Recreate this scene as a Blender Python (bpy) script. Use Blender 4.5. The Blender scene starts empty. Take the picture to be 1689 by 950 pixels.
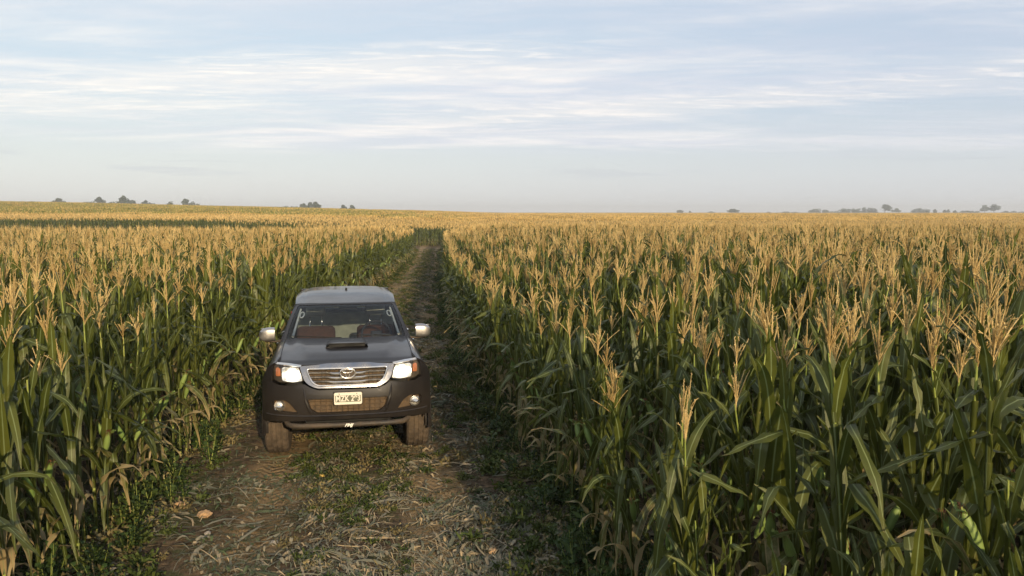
import bpy, bmesh, math, random
import numpy as np
from mathutils import Vector, Matrix
from mathutils.geometry import delaunay_2d_cdt

R = math.radians
S = bpy.context.scene
COL = S.collection
# ------------------------------------------------------------------ camera
CAM_H = 2.69
cam_data = bpy.data.cameras.new('camera')
cam_data.sensor_width = 36.0
cam_data.lens = 36.0 * 1400 / 1689
cam_data.clip_start = 0.05
cam_data.clip_end = 12000
cam = bpy.data.objects.new('camera', cam_data)
COL.objects.link(cam)
cam.location = (0, 0, CAM_H)
cam.rotation_euler = (R(90 - 5.10), 0, 0)
S.camera = cam
# ------------------------------------------------------------------ sky, sun, exposure
SUN_EL, SUN_AZ = 15.5, 161.0          # azimuth clockwise from +Y: behind the camera, to its right
world = bpy.data.worlds.new('World')
S.world = world
world.use_nodes = True


def N(nt, typ, **kw):
    n = nt.nodes.new(typ)
    for k, v in kw.items():
        if k == 'ins':
            for i, val in v.items():
                n.inputs[i].default_value = val
        else:
            setattr(n, k, v)
    return n


def L(nt, a, b):
    nt.links.new(a, b)


def math_n(nt, op, a, b=None, c=None, clamp=False):
    n = nt.nodes.new('ShaderNodeMath')
    n.operation = op
    n.use_clamp = clamp
    for i, v in enumerate((a, b, c)):
        if v is None:
            continue
        if isinstance(v, (int, float)):
            n.inputs[i].default_value = v
        else:
            nt.links.new(v, n.inputs[i])
    return n.outputs[0]


def mixc(nt, fac, a, b, blend='MIX'):
    n = nt.nodes.new('ShaderNodeMix')
    n.data_type = 'RGBA'
    n.blend_type = blend
    for i, v in ((0, fac), (6, a), (7, b)):
        if isinstance(v, (int, float)):
            n.inputs[i].default_value = v
        elif isinstance(v, tuple):
            n.inputs[i].default_value = v if len(v) == 4 else (*v, 1)
        else:
            nt.links.new(v, n.inputs[i])
    return n.outputs[2]


def smap(nt, v, a, b, c=0.0, d=1.0, smooth=True):
    n = nt.nodes.new('ShaderNodeMapRange')
    n.interpolation_type = 'SMOOTHSTEP' if smooth else 'LINEAR'
    n.inputs[1].default_value = a
    n.inputs[2].default_value = b
    n.inputs[3].default_value = c
    n.inputs[4].default_value = d
    nt.links.new(v, n.inputs[0])
    return n.outputs[0]


def noise(nt, vec, scale, detail=4, rough=0.5, dist=0.0):
    n = nt.nodes.new('ShaderNodeTexNoise')
    n.inputs['Scale'].default_value = scale
    n.inputs['Detail'].default_value = detail
    n.inputs['Roughness'].default_value = rough
    n.inputs['Distortion'].default_value = dist
    if vec is not None:
        nt.links.new(vec, n.inputs['Vector'])
    return n.outputs['Fac']


def mapping(nt, vec, scale=(1, 1, 1), rot=(0, 0, 0), loc=(0, 0, 0)):
    n = nt.nodes.new('ShaderNodeMapping')
    n.inputs['Scale'].default_value = scale
    n.inputs['Rotation'].default_value = rot
    n.inputs['Location'].default_value = loc
    nt.links.new(vec, n.inputs['Vector'])
    return n.outputs[0]


def build_world():
    nt = world.node_tree
    nt.nodes.clear()
    out = N(nt, 'ShaderNodeOutputWorld')
    bg = N(nt, 'ShaderNodeBackground')
    bg.inputs['Strength'].default_value = 0.115
    sky = N(nt, 'ShaderNodeTexSky')
    sky.sky_type = 'NISHITA'
    sky.sun_disc = False
    sky.sun_elevation = R(SUN_EL)
    sky.sun_rotation = R(SUN_AZ)
    sky.altitude = 100
    sky.air_density = 1.0
    sky.dust_density = 1.6
    sky.ozone_density = 1.2
    tc = N(nt, 'ShaderNodeTexCoord')
    sep = N(nt, 'ShaderNodeSeparateXYZ')
    L(nt, tc.outputs['Generated'], sep.inputs[0])
    dz = math_n(nt, 'ADD', math_n(nt, 'MAXIMUM', sep.outputs[2], 0.0), 0.035)
    px = math_n(nt, 'DIVIDE', sep.outputs[0], dz)
    py = math_n(nt, 'DIVIDE', sep.outputs[1], dz)
    comb = N(nt, 'ShaderNodeCombineXYZ')
    L(nt, px, comb.inputs[0])
    L(nt, py, comb.inputs[1])
    P = comb.outputs[0]
    # veil of thin cloud, broken into streaks and mottles
    broad = noise(nt, mapping(nt, P, (0.13, 0.30, 1), (0, 0, R(-16)), (3.1, 1.7, 0)), 1.0, 5, 0.6, 0.6)
    mid = noise(nt, mapping(nt, P, (0.55, 1.15, 1), (0, 0, R(-24)), (7.0, 2.2, 0)), 1.0, 7, 0.62, 0.7)
    fine = noise(nt, mapping(nt, P, (2.2, 5.6, 1), (0, 0, R(11)), (1.0, 5.0, 0)), 1.0, 6, 0.66, 0.5)
    veil = math_n(nt, 'ADD', smap(nt, broad, 0.34, 0.64), math_n(nt, 'ADD', math_n(nt, 'MULTIPLY', smap(nt, mid, 0.36, 0.70), 0.5), math_n(nt, 'MULTIPLY', smap(nt, fine, 0.40, 0.66), 0.35)))
    veil = math_n(nt, 'MULTIPLY', veil, 0.60, clamp=True)
    Z = sep.outputs[2]
    az = math_n(nt, 'DIVIDE', sep.outputs[0], math_n(nt, 'MAXIMUM', math_n(nt, 'ABSOLUTE', sep.outputs[1]), 0.05))

    def bank(z0, slope, width, a0, a1, soft):
        d = math_n(nt, 'SUBTRACT', Z, math_n(nt, 'ADD', math_n(nt, 'MULTIPLY', az, slope), z0))
        d = math_n(nt, 'ABSOLUTE', math_n(nt, 'ADD', d, math_n(nt, 'MULTIPLY', math_n(nt, 'SUBTRACT', broad, 0.5), 0.05)))
        m = smap(nt, d, width, width * 0.15)
        return math_n(nt, 'MULTIPLY', m, math_n(nt, 'MULTIPLY', smap(nt, az, a0 - soft, a0 + soft), smap(nt, az, a1 + soft, a1 - soft)))
    bA = bank(0.176, 0.080, 0.026, -0.42, 0.08, 0.12)
    bB = bank(0.114, 0.035, 0.022, -0.12, 1.2, 0.12)
    bC = bank(0.135, 0.030, 0.035, -1.2, -0.30, 0.10)
    bk = math_n(nt, 'MAXIMUM', math_n(nt, 'MAXIMUM', bA, bB), math_n(nt, 'MULTIPLY', bC, 0.8))
    rip = math_n(nt, 'MULTIPLY', bk, smap(nt, fine, 0.47, 0.68))
    glow = math_n(nt, 'MULTIPLY', bk, smap(nt, mid, 0.30, 0.62, 0.2, 0.8))
    # the bank ends on a line a few degrees up; clearer pale air beneath it
    lower = math_n(nt, 'ADD', Z, math_n(nt, 'ADD', math_n(nt, 'MULTIPLY', az, 0.012), math_n(nt, 'MULTIPLY', math_n(nt, 'SUBTRACT', broad, 0.5), 0.03)))
    veil = math_n(nt, 'MULTIPLY', veil, smap(nt, lower, 0.058, 0.085))
    base = mixc(nt, 0.72, sky.outputs[0], (5.1, 6.05, 7.2))
    base = mixc(nt, smap(nt, Z, 0.0, 0.15, 0.97, 0.0), base, (6.1, 6.45, 6.45))
    base = mixc(nt, smap(nt, Z, 0.055, 0.0, 0.0, 0.75), base, (5.6, 5.75, 5.85))
    cl = mixc(nt, smap(nt, mid, 0.35, 0.7), (5.6, 6.0, 6.9), (7.5, 7.5, 7.6))
    c1 = mixc(nt, veil, base, cl)
    c1 = mixc(nt, math_n(nt, 'MULTIPLY', glow, 0.55), c1, (7.7, 7.5, 7.3))
    c2 = mixc(nt, math_n(nt, 'MULTIPLY', rip, 0.48), c1, (9.4, 9.0, 8.4))
    # brighter, creamier sky on the left than on the right
    c2 = mixc(nt, 1.0, c2, mixc(nt, smap(nt, az, -0.6, 0.5), (1.10, 1.065, 1.005), (0.95, 0.935, 0.945)), 'MULTIPLY')
    # thin grey bars low over the horizon
    bars = noise(nt, mapping(nt, P, (0.30, 0.42, 1), (0, 0, 0), (2.0, 9.0, 0)), 1.0, 5, 0.6, 0.3)
    lowm = math_n(nt, 'MULTIPLY', smap(nt, bars, 0.54, 0.66), math_n(nt, 'MULTIPLY', smap(nt, Z, 0.070, 0.055), smap(nt, Z, 0.030, 0.042)))
    c3 = mixc(nt, math_n(nt, 'MULTIPLY', lowm, 0.35), c2, (4.7, 5.0, 5.4))
    L(nt, c3, bg.inputs['Color'])
    L(nt, bg.outputs[0], out.inputs['Surface'])


build_world()
sun_data = bpy.data.lights.new('sun', 'SUN')
sun_data.energy = 4.6
sun_data.angle = R(0.7)
sun_data.color = (1.0, 0.79, 0.50)
sun = bpy.data.objects.new('sun', sun_data)
COL.objects.link(sun)
sd = Vector((math.sin(R(SUN_AZ)) * math.cos(R(SUN_EL)), math.cos(R(SUN_AZ)) * math.cos(R(SUN_EL)), math.sin(R(SUN_EL))))
sun.rotation_euler = (-sd).to_track_quat('-Z', 'Y').to_euler()
S.view_settings.view_transform = 'Standard'
S.view_settings.look = 'None'
S.view_settings.gamma = 1
S.view_settings.exposure = 0.16
S.view_settings.use_curve_mapping = False
S.render.engine = 'CYCLES'
S.cycles.use_denoising = True
S.cycles.max_bounces = 6
S.cycles.diffuse_bounces = 3
S.cycles.transparent_max_bounces = 12
S.cycles.volume_bounces = 0

# ------------------------------------------------------------------ helpers
def prop(o, label=None, cat=None, group=None, kind=None):
    if label: o['label'] = label
    if cat: o['category'] = cat
    if group: o['group'] = group
    if kind: o['kind'] = kind
    return o


class MB:
    """collects vertices (with a uv and a dryness each) and faces"""
    def __init__(s):
        s.v, s.f, s.uv, s.dry, s.m = [], [], [], [], []

    def add(s, verts, faces, uvs=None, dry=0.0, mat=0):
        b = len(s.v)
        s.v.extend([tuple(map(float, p)) for p in verts])
        s.uv.extend(uvs if uvs is not None else [(0.5, 0.5)] * len(verts))
        if isinstance(dry, (int, float)):
            s.dry.extend([dry] * len(verts))
        else:
            s.dry.extend(dry)
        for f in faces:
            s.f.append(tuple(i + b for i in f))
            s.m.append(mat)
        return s

    def join(s, o, mat=0, M=None):
        b = len(s.v)
        if M is None:
            s.v.extend(o.v)
        else:
            s.v.extend([tuple(M @ Vector(p)) for p in o.v])
        s.uv.extend(o.uv)
        s.dry.extend(o.dry)
        for f in o.f:
            s.f.append(tuple(i + b for i in f))
            s.m.append(mat)
        return s

    def mesh(s, name, mats, smooth=True):
        me = bpy.data.meshes.new(name)
        me.from_pydata(s.v, [], s.f)
        for m in mats:
            me.materials.append(m)
        n = len(me.polygons)
        me.polygons.foreach_set('material_index', np.array(s.m, dtype=np.int32))
        me.polygons.foreach_set('use_smooth', np.full(n, bool(smooth)))
        li = np.empty(len(me.loops), dtype=np.int32)
        me.loops.foreach_get('vertex_index', li)
        uv = me.uv_layers.new(name='UVMap')
        uv.data.foreach_set('uv', np.array(s.uv, dtype=np.float32)[li].ravel())
        a = me.attributes.new('dry', 'FLOAT', 'POINT')
        a.data.foreach_set('value', np.array(s.dry, dtype=np.float32))
        me.update()
        return me

    def obj(s, name, mats, parent=None, smooth=True, angle=None):
        if not isinstance(mats, (list, tuple)):
            mats = [mats]
        me = s.mesh(name, mats, smooth)
        if angle:
            me.set_sharp_from_angle(angle=R(angle))
        o = bpy.data.objects.new(name, me)
        COL.objects.link(o)
        if parent:
            o.parent = parent
        return o


def empty(name, loc=(0, 0, 0), rz=0.0):
    o = bpy.data.objects.new(name, None)
    o.empty_display_size = 0.2
    COL.objects.link(o)
    o.location = loc
    o.rotation_euler = (0, 0, rz)
    return o


def tube(mb, pts, rad, n=8, caps=True, flat=None):
    pts = [Vector(p) for p in pts]
    rads = rad if isinstance(rad, (list, tuple)) else [rad] * len(pts)
    vs, fs, uvs = [], [], []
    up = Vector((0, 0, 1))
    for i, p in enumerate(pts):
        d = (pts[min(i + 1, len(pts) - 1)] - pts[max(i - 1, 0)])
        d = d.normalized() if d.length > 1e-9 else Vector((0, 0, 1))
        a = d.cross(up)
        if a.length < 0.05:
            a = d.cross(Vector((1, 0, 0)))
        a.normalize()
        b = a.cross(d)
        for k in range(n):
            t = 2 * math.pi * k / n
            vs.append(p + (a * math.cos(t) + b * math.sin(t) * (flat or 1)) * rads[i])
            uvs.append((k / n, i / max(1, len(pts) - 1)))
    for i in range(len(pts) - 1):
        for k in range(n):
            fs.append((i * n + k, i * n + (k + 1) % n, (i + 1) * n + (k + 1) % n, (i + 1) * n + k))
    if caps:
        fs.append(tuple(range(n)))
        fs.append(tuple(reversed(range((len(pts) - 1) * n, len(pts) * n))))
    mb.add(vs, fs, uvs)
    return mb


def box(mb, c, d, bev=0.0, M=None):
    """bevelled box, centre c, size d"""
    bm = bmesh.new()
    bmesh.ops.create_cube(bm, size=1)
    for v in bm.verts:
        v.co = Vector((v.co.x * d[0], v.co.y * d[1], v.co.z * d[2]))
    if bev:
        bmesh.ops.bevel(bm, geom=list(bm.edges), offset=bev, segments=3, profile=0.6, affect='EDGES')
    for v in bm.verts:
        if M is not None:
            v.co = M @ v.co
        v.co += Vector(c)
    bm.verts.index_update()
    mb.add([v.co[:] for v in bm.verts], [tuple(v.index for v in f.verts) for f in bm.faces])
    bm.free()
    return mb


def lathe_x(mb, prof, n=48, c=(0, 0, 0), mod=None):
    """profile of (x, r) turned about the X axis"""
    vs, fs, uvs = [], [], []
    m = len(prof)
    for i, (x, r) in enumerate(prof):
        for k in range(n):
            t = 2 * math.pi * k / n
            rr = r + (mod(i, k) if mod else 0)
            vs.append((c[0] + x, c[1] + rr * math.cos(t), c[2] + rr * math.sin(t)))
            uvs.append((k / n, i / m))
    for i in range(m - 1):
        for k in range(n):
            fs.append((i * n + k, i * n + (k + 1) % n, (i + 1) * n + (k + 1) % n, (i + 1) * n + k))
    mb.add(vs, fs, uvs)
    return mb


# ------------------------------------------------------------------ materials
def new_mat(name):
    m = bpy.data.materials.new(name)
    m.use_nodes = True
    nt = m.node_tree
    nt.nodes.clear()
    out = N(nt, 'ShaderNodeOutputMaterial')
    return m, nt, out


def pbr(name, col, rough=0.5, metal=0.0, coat=0.0, spec=0.5, var=0.15, vscale=8.0, bump=0.0, bscale=40.0, dust=0.0, dust_col=(0.30, 0.22, 0.14), dust_scale=3.0, dust_z=False):
    m, nt, out = new_mat(name)
    b = N(nt, 'ShaderNodeBsdfPrincipled')
    tc = N(nt, 'ShaderNodeTexCoord')
    o = tc.outputs['Object']
    n1 = noise(nt, o, vscale, 5, 0.6)
    c = mixc(nt, smap(nt, n1, 0.3, 0.7), tuple(x * (1 - var) for x in col), tuple(min(1, x * (1 + var)) for x in col))
    rg = smap(nt, n1, 0.3, 0.7, rough * 0.85, min(1, rough * 1.15))
    if dust:
        n2 = noise(nt, o, dust_scale, 6, 0.65)
        n3 = noise(nt, o, dust_scale * 14, 3, 0.6)
        df = math_n(nt, 'MULTIPLY', smap(nt, math_n(nt, 'ADD', n2, math_n(nt, 'MULTIPLY', n3, 0.4)), 0.45, 0.95), dust, clamp=True)
        if dust_z:
            sp = N(nt, 'ShaderNodeSeparateXYZ')
            L(nt, o, sp.inputs[0])
            df = math_n(nt, 'MULTIPLY', df, smap(nt, sp.outputs[2], 1.1, 0.45, 0.35, 1.6), clamp=True)
        c = mixc(nt, df, c, dust_col)
        rg = math_n(nt, 'ADD', rg, math_n(nt, 'MULTIPLY', df, 0.5), clamp=True)
        mt = math_n(nt, 'MULTIPLY', math_n(nt, 'SUBTRACT', 1.0, df), metal)
        L(nt, mt, b.inputs['Metallic'])
        L(nt, math_n(nt, 'MULTIPLY', math_n(nt, 'SUBTRACT', 1.0, df), coat), b.inputs['Coat Weight'])
    else:
        b.inputs['Metallic'].default_value = metal
        b.inputs['Coat Weight'].default_value = coat
    b.inputs['Coat Roughness'].default_value = 0.06
    b.inputs['Specular IOR Level'].default_value = spec
    L(nt, c, b.inputs['Base Color'])
    L(nt, rg, b.inputs['Roughness'])
    if bump:
        bn = N(nt, 'ShaderNodeBump', ins={0: bump, 1: 0.01})
        L(nt, noise(nt, o, bscale, 5, 0.65), bn.inputs['Height'])
        L(nt, bn.outputs[0], b.inputs['Normal'])
    L(nt, b.outputs[0], out.inputs[0])
    return m


def leaf_mat(name, green_a, green_b, dry_col, trans=0.35, rough=0.42, midrib=True):
    m, nt, out = new_mat(name)
    b = N(nt, 'ShaderNodeBsdfPrincipled')
    tr = N(nt, 'ShaderNodeBsdfTranslucent')
    mx = N(nt, 'ShaderNodeMixShader')
    oi = N(nt, 'ShaderNodeObjectInfo')
    uv = N(nt, 'ShaderNodeUVMap', uv_map='UVMap')
    sp = N(nt, 'ShaderNodeSeparateXYZ')
    L(nt, uv.outputs[0], sp.inputs[0])
    at = N(nt, 'ShaderNodeAttribute', attribute_name='dry')
    tc = N(nt, 'ShaderNodeTexCoord')
    n1 = noise(nt, tc.outputs['Object'], 5.0, 4, 0.6)
    f = math_n(nt, 'ADD', math_n(nt, 'MULTIPLY', n1, 0.9), math_n(nt, 'MULTIPLY', oi.outputs['Random'], 0.35))
    c = mixc(nt, smap(nt, f, 0.35, 0.85), green_a, green_b)
    # long parallel veins
    wv = noise(nt, mapping(nt, uv.outputs[0], (60, 1.2, 1)), 1.0, 2, 0.5)
    c = mixc(nt, smap(nt, wv, 0.35, 0.7, 0.0, 0.28), c, tuple(x * 1.7 for x in green_b))
    # dry parts: tips, edges and whole old leaves
    n2 = noise(nt, mapping(nt, tc.outputs['Object'], (9, 9, 5)), 1.0, 5, 0.65)
    edge = math_n(nt, 'ABSOLUTE', math_n(nt, 'SUBTRACT', sp.outputs[0], 0.5))
    dr = math_n(nt, 'ADD', at.outputs['Fac'], math_n(nt, 'MULTIPLY', smap(nt, sp.outputs[1], 0.72, 1.0), 0.35))
    dr = math_n(nt, 'ADD', dr, math_n(nt, 'MULTIPLY', smap(nt, edge, 0.38, 0.5), 0.12))
    dr = smap(nt, math_n(nt, 'ADD', dr, math_n(nt, 'MULTIPLY', n2, 0.9)), 0.78, 1.05)
    c = mixc(nt, dr, c, dry_col)
    if midrib:
        rib = smap(nt, edge, 0.075, 0.03)
        c = mixc(nt, math_n(nt, 'MULTIPLY', rib, 0.7), c, (0.30, 0.36, 0.16))
    L(nt, c, b.inputs['Base Color'])
    L(nt, c, tr.inputs['Color'])
    b.inputs['Roughness'].default_value = rough
    b.inputs['Specular IOR Level'].default_value = 0.45
    bn = N(nt, 'ShaderNodeBump', ins={0: 0.35, 1: 0.004})
    L(nt, wv, bn.inputs['Height'])
    L(nt, bn.outputs[0], b.inputs['Normal'])
    mx.inputs[0].default_value = trans
    L(nt, b.outputs[0], mx.inputs[1])
    L(nt, tr.outputs[0], mx.inputs[2])
    L(nt, mx.outputs[0], out.inputs[0])
    return m


def simple_veg(name, ca, cb, scale=30.0, trans=0.2, rough=0.7, vgrad=None):
    m, nt, out = new_mat(name)
    b = N(nt, 'ShaderNodeBsdfPrincipled')
    tr = N(nt, 'ShaderNodeBsdfTranslucent')
    mx = N(nt, 'ShaderNodeMixShader', ins={0: trans})
    oi = N(nt, 'ShaderNodeObjectInfo')
    tc = N(nt, 'ShaderNodeTexCoord')
    n1 = noise(nt, tc.outputs['Object'], scale, 3, 0.6)
    f = math_n(nt, 'ADD', math_n(nt, 'MULTIPLY', n1, 0.8), math_n(nt, 'MULTIPLY', oi.outputs['Random'], 0.4))
    c = mixc(nt, smap(nt, f, 0.35, 0.85), ca, cb)
    if vgrad:
        uv = N(nt, 'ShaderNodeUVMap', uv_map='UVMap')
        sp = N(nt, 'ShaderNodeSeparateXYZ')
        L(nt, uv.outputs[0], sp.inputs[0])
        c = mixc(nt, smap(nt, sp.outputs[1], vgrad[0], vgrad[1]), vgrad[2], c)
    L(nt, c, b.inputs['Base Color'])
    L(nt, c, tr.inputs['Color'])
    b.inputs['Roughness'].default_value = rough
    b.inputs['Specular IOR Level'].default_value = 0.25
    L(nt, b.outputs[0], mx.inputs[1])
    L(nt, tr.outputs[0], mx.inputs[2])
    L(nt, mx.outputs[0], out.inputs[0])
    return m


M_LEAF = leaf_mat('corn_leaf', (0.040, 0.058, 0.009), (0.108, 0.120, 0.020), (0.44, 0.33, 0.16), 0.42, 0.38)
M_STALK = simple_veg('corn_stalk', (0.21, 0.26, 0.055), (0.33, 0.36, 0.095), 12, 0.05, 0.45, vgrad=(0.0, 0.14, (0.34, 0.26, 0.11, 1)))
M_TASSEL = simple_veg('corn_tassel', (0.47, 0.325, 0.125), (0.80, 0.61, 0.285), 25, 0.25, 0.75)
M_HUSK = leaf_mat('corn_husk', (0.12, 0.20, 0.04), (0.22, 0.30, 0.08), (0.46, 0.36, 0.18), 0.15, 0.5, False)
M_SILK = simple_veg('corn_silk', (0.10, 0.035, 0.015), (0.22, 0.10, 0.04), 60, 0.1, 0.8)
M_LEAF_FAR = leaf_mat('corn_leaf_far', (0.120, 0.145, 0.018), (0.24, 0.255, 0.036), (0.26, 0.27, 0.06), 0.3, 0.6, False)
M_TASSEL_FAR = simple_veg('corn_tassel_far', (0.56, 0.37, 0.115), (0.80, 0.57, 0.22), 0.6, 0.25, 0.8)

# ------------------------------------------------------------------ the lie of the land
def ss(x, a, b):
    t = np.clip((np.asarray(x, dtype=float) - a) / (b - a), 0, 1)
    return t * t * (3 - 2 * t)


LY = [-40, 0, 6.1, 8.8, 10.9, 20, 34, 60, 80, 90]
LX = [-1.2, -2.9, -3.22, -3.5, -3.75, -4.25, -5.0, -7.2, -9.3, -10.5]
RY = [-40, -3, 6.1, 9, 12.4, 15, 22, 31, 50, 70, 80, 84]
RX = [3.4, 1.7, 0.66, 0.2, -0.45, -0.85, -1.6, -2.35, -3.9, -5.6, -6.2, -6.3]


def Lx(y): return np.interp(y, LY, LX)
def Rx(y): return np.interp(y, RY, RX)


def near_edge(x):      # far end of the left block, where the track swings left
    return 80 + 0.00 * x + 1.2 * np.sin(x * 0.11)


def far_edge(x):       # the corn wall beyond the swing
    return 86.5 - 0.50 * np.clip(x + 8, -34, 0) + 0.8 * np.sin(x * 0.07 + 1)


def terrain(x, y):
    x = np.asarray(x, dtype=float)
    y = np.asarray(y, dtype=float)
    z = -0.74 * ss(y, 14, 80)
    z = z - 0.88 * ss(-x, 8, 34) * ss(y, 40, 78)
    # recovers beyond the swing
    z = z + 0.72 * ss(y, 92, 260)
    z = z + 1.45 * ss(-x, 8, 34) * ss(y, 81, 101)
    # low hill on the left
    a = -x / np.maximum(y, 60.0)
    hill = 0.6 * ss(a, 0.0, 0.12) + 1.2 * ss(a, 0.08, 0.3) + 2.6 * ss(a, 0.18, 0.70)
    z = z + hill * ss(y, 88, 360) * 1.05
    z = z + 0.10 * np.sin(x * 0.045 + 1.3) * np.sin(y * 0.05) * ss(y, 20, 60)
    return z


RNG = np.random.default_rng(7)
_gr = RNG.uniform(-1, 1, (4, 256, 256))


def vnoise(x, y, k=0):
    xi = np.floor(x).astype(int); yi = np.floor(y).astype(int)
    fx = x - xi; fy = y - yi
    fx = fx * fx * (3 - 2 * fx); fy = fy * fy * (3 - 2 * fy)
    g = _gr[k]
    a = g[xi % 256, yi % 256]; b = g[(xi + 1) % 256, yi % 256]
    c = g[xi % 256, (yi + 1) % 256]; d = g[(xi + 1) % 256, (yi + 1) % 256]
    return (a * (1 - fx) + b * fx) * (1 - fy) + (c * (1 - fx) + d * fx) * fy


def ground_z(x, y):
    x = np.asarray(x, dtype=float); y = np.asarray(y, dtype=float)
    z = terrain(x, y)
    mid = (Lx(y) + Rx(y)) / 2
    u = x - mid
    on = ss(x - Lx(y), -0.2, 0.5) * ss(Rx(y) - x, -0.2, 0.5) * (1 - ss(y, 80, 88))
    rut = -0.035 * (np.exp(-((u - 0.80) / 0.24) ** 2) + np.exp(-((u + 0.80) / 0.24) ** 2)) + 0.02 * np.exp(-(u / 0.35) ** 2)
    z = z + rut * on
    near = 1 - ss(y, 25, 50)
    z = z + near * (0.018 * vnoise(x * 2.1, y * 2.1, 0) + 0.010 * vnoise(x * 6.3, y * 5.1, 1) + 0.006 * vnoise(x * 15, y * 14, 2))
    return z


def graded(a, b, fine_lo, fine_hi, fine, grow):
    c = list(np.arange(fine_lo, fine_hi + 1e-6, fine))
    s = fine; v = fine_hi
    while v < b:
        s *= grow; v += s; c.append(min(v, b))
    s = fine; v = fine_lo; pre = []
    while v > a:
        s *= grow; v -= s; pre.append(max(v, a))
    return np.array(sorted(set(pre)) + c)


def build_ground():
    xs = graded(-2600, 2600, -5.0, 2.4, 0.045, 1.09)
    ys = graded(-250, 2900, 4.6, 14.0, 0.045, 1.035)
    X, Y = np.meshgrid(xs, ys)
    Z = ground_z(X, Y)
    nx, ny = len(xs), len(ys)
    co = np.stack([X, Y, Z], -1).reshape(-1, 3)
    idx = np.arange(nx * ny).reshape(ny, nx)
    q = np.stack([idx[:-1, :-1], idx[:-1, 1:], idx[1:, 1:], idx[1:, :-1]], -1).reshape(-1, 4)
    me = bpy.data.meshes.new('ground')
    me.vertices.add(len(co)); me.vertices.foreach_set('co', co.ravel())
    me.loops.add(q.size); me.loops.foreach_set('vertex_index', q.ravel())
    me.polygons.add(len(q)); me.polygons.foreach_set('loop_start', np.arange(0, q.size, 4)); 
    me.update(calc_edges=True)
    me.polygons.foreach_set('use_smooth', np.full(len(q), True))
    # how far each point lies inside the track, and where its wheel lines run
    mid = (Lx(Y) + Rx(Y)) / 2; u = X - mid
    wheel = np.maximum(np.exp(-((u - 0.80) / 0.33) ** 2), np.exp(-((u + 0.80) / 0.33) ** 2))
    on = ss(X - Lx(Y), -0.3, 0.5) * ss(Rx(Y) - X, -0.3, 0.5)
    a = me.attributes.new('wheel', 'FLOAT', 'POINT'); a.data.foreach_set('value', (wheel * on).ravel().astype(np.float32))
    a = me.attributes.new('track', 'FLOAT', 'POINT'); a.data.foreach_set('value', on.ravel().astype(np.float32))
    m, nt, out = new_mat('soil')
    b = N(nt, 'ShaderNodeBsdfPrincipled')
    tc = N(nt, 'ShaderNodeTexCoord'); o = tc.outputs['Object']
    w = N(nt, 'ShaderNodeAttribute', attribute_name='wheel').outputs['Fac']
    t = N(nt, 'ShaderNodeAttribute', attribute_name='track').outputs['Fac']
    n1 = noise(nt, o, 1.3, 6, 0.6); n2 = noise(nt, o, 11.0, 8, 0.72); n3 = noise(nt, o, 60.0, 4, 0.7)
    c = mixc(nt, smap(nt, n2, 0.36, 0.64), (0.055, 0.038, 0.025), (0.190, 0.130, 0.078))
    c = mixc(nt, math_n(nt, 'MULTIPLY', smap(nt, math_n(nt, 'ADD', w, math_n(nt, 'MULTIPLY', math_n(nt, 'SUBTRACT', n1, 0.5), 1.2)), 0.2, 0.8), 0.85), c, (0.31, 0.215, 0.115))
    c = mixc(nt, smap(nt, n3, 0.55, 0.75, 0, 0.5), c, (0.28, 0.20, 0.11))
    # thin film of green over the strip between the wheels
    g = math_n(nt, 'MULTIPLY', math_n(nt, 'SUBTRACT', 1.0, w), smap(nt, noise(nt, o, 2.4, 5, 0.7), 0.48, 0.62, 0, 0.75))
    c = mixc(nt, g, c, (0.070, 0.085, 0.028))
    L(nt, c, b.inputs['Base Color'])
    b.inputs['Roughness'].default_value = 0.93
    b.inputs['Specular IOR Level'].default_value = 0.15
    bn = N(nt, 'ShaderNodeBump', ins={0: 1.0, 1: 0.06})
    sp = N(nt, 'ShaderNodeSeparateXYZ'); L(nt, o, sp.inputs[0])
    tread = math_n(nt, 'SINE', math_n(nt, 'ADD', math_n(nt, 'MULTIPLY', sp.outputs[1], 68.0), math_n(nt, 'MULTIPLY', math_n(nt, 'PINGPONG', sp.outputs[0], 0.11), 60.0)))
    tread = math_n(nt, 'MULTIPLY', math_n(nt, 'MULTIPLY', tread, smap(nt, w, 0.45, 0.9)), smap(nt, n1, 0.42, 0.56, 0.0, 0.34))
    hgt = math_n(nt, 'ADD', math_n(nt, 'ADD', n2, math_n(nt, 'MULTIPLY', n3, 0.5)), tread)
    L(nt, hgt, bn.inputs['Height'])
    L(nt, bn.outputs[0], b.inputs['Normal'])
    L(nt, b.outputs[0], out.inputs[0])
    me.materials.append(m)
    ob = bpy.data.objects.new('ground', me)
    COL.objects.link(ob)
    prop(ob, 'brown soil ground with the rutted dirt track running through the corn', kind='structure')


build_ground()

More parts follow.
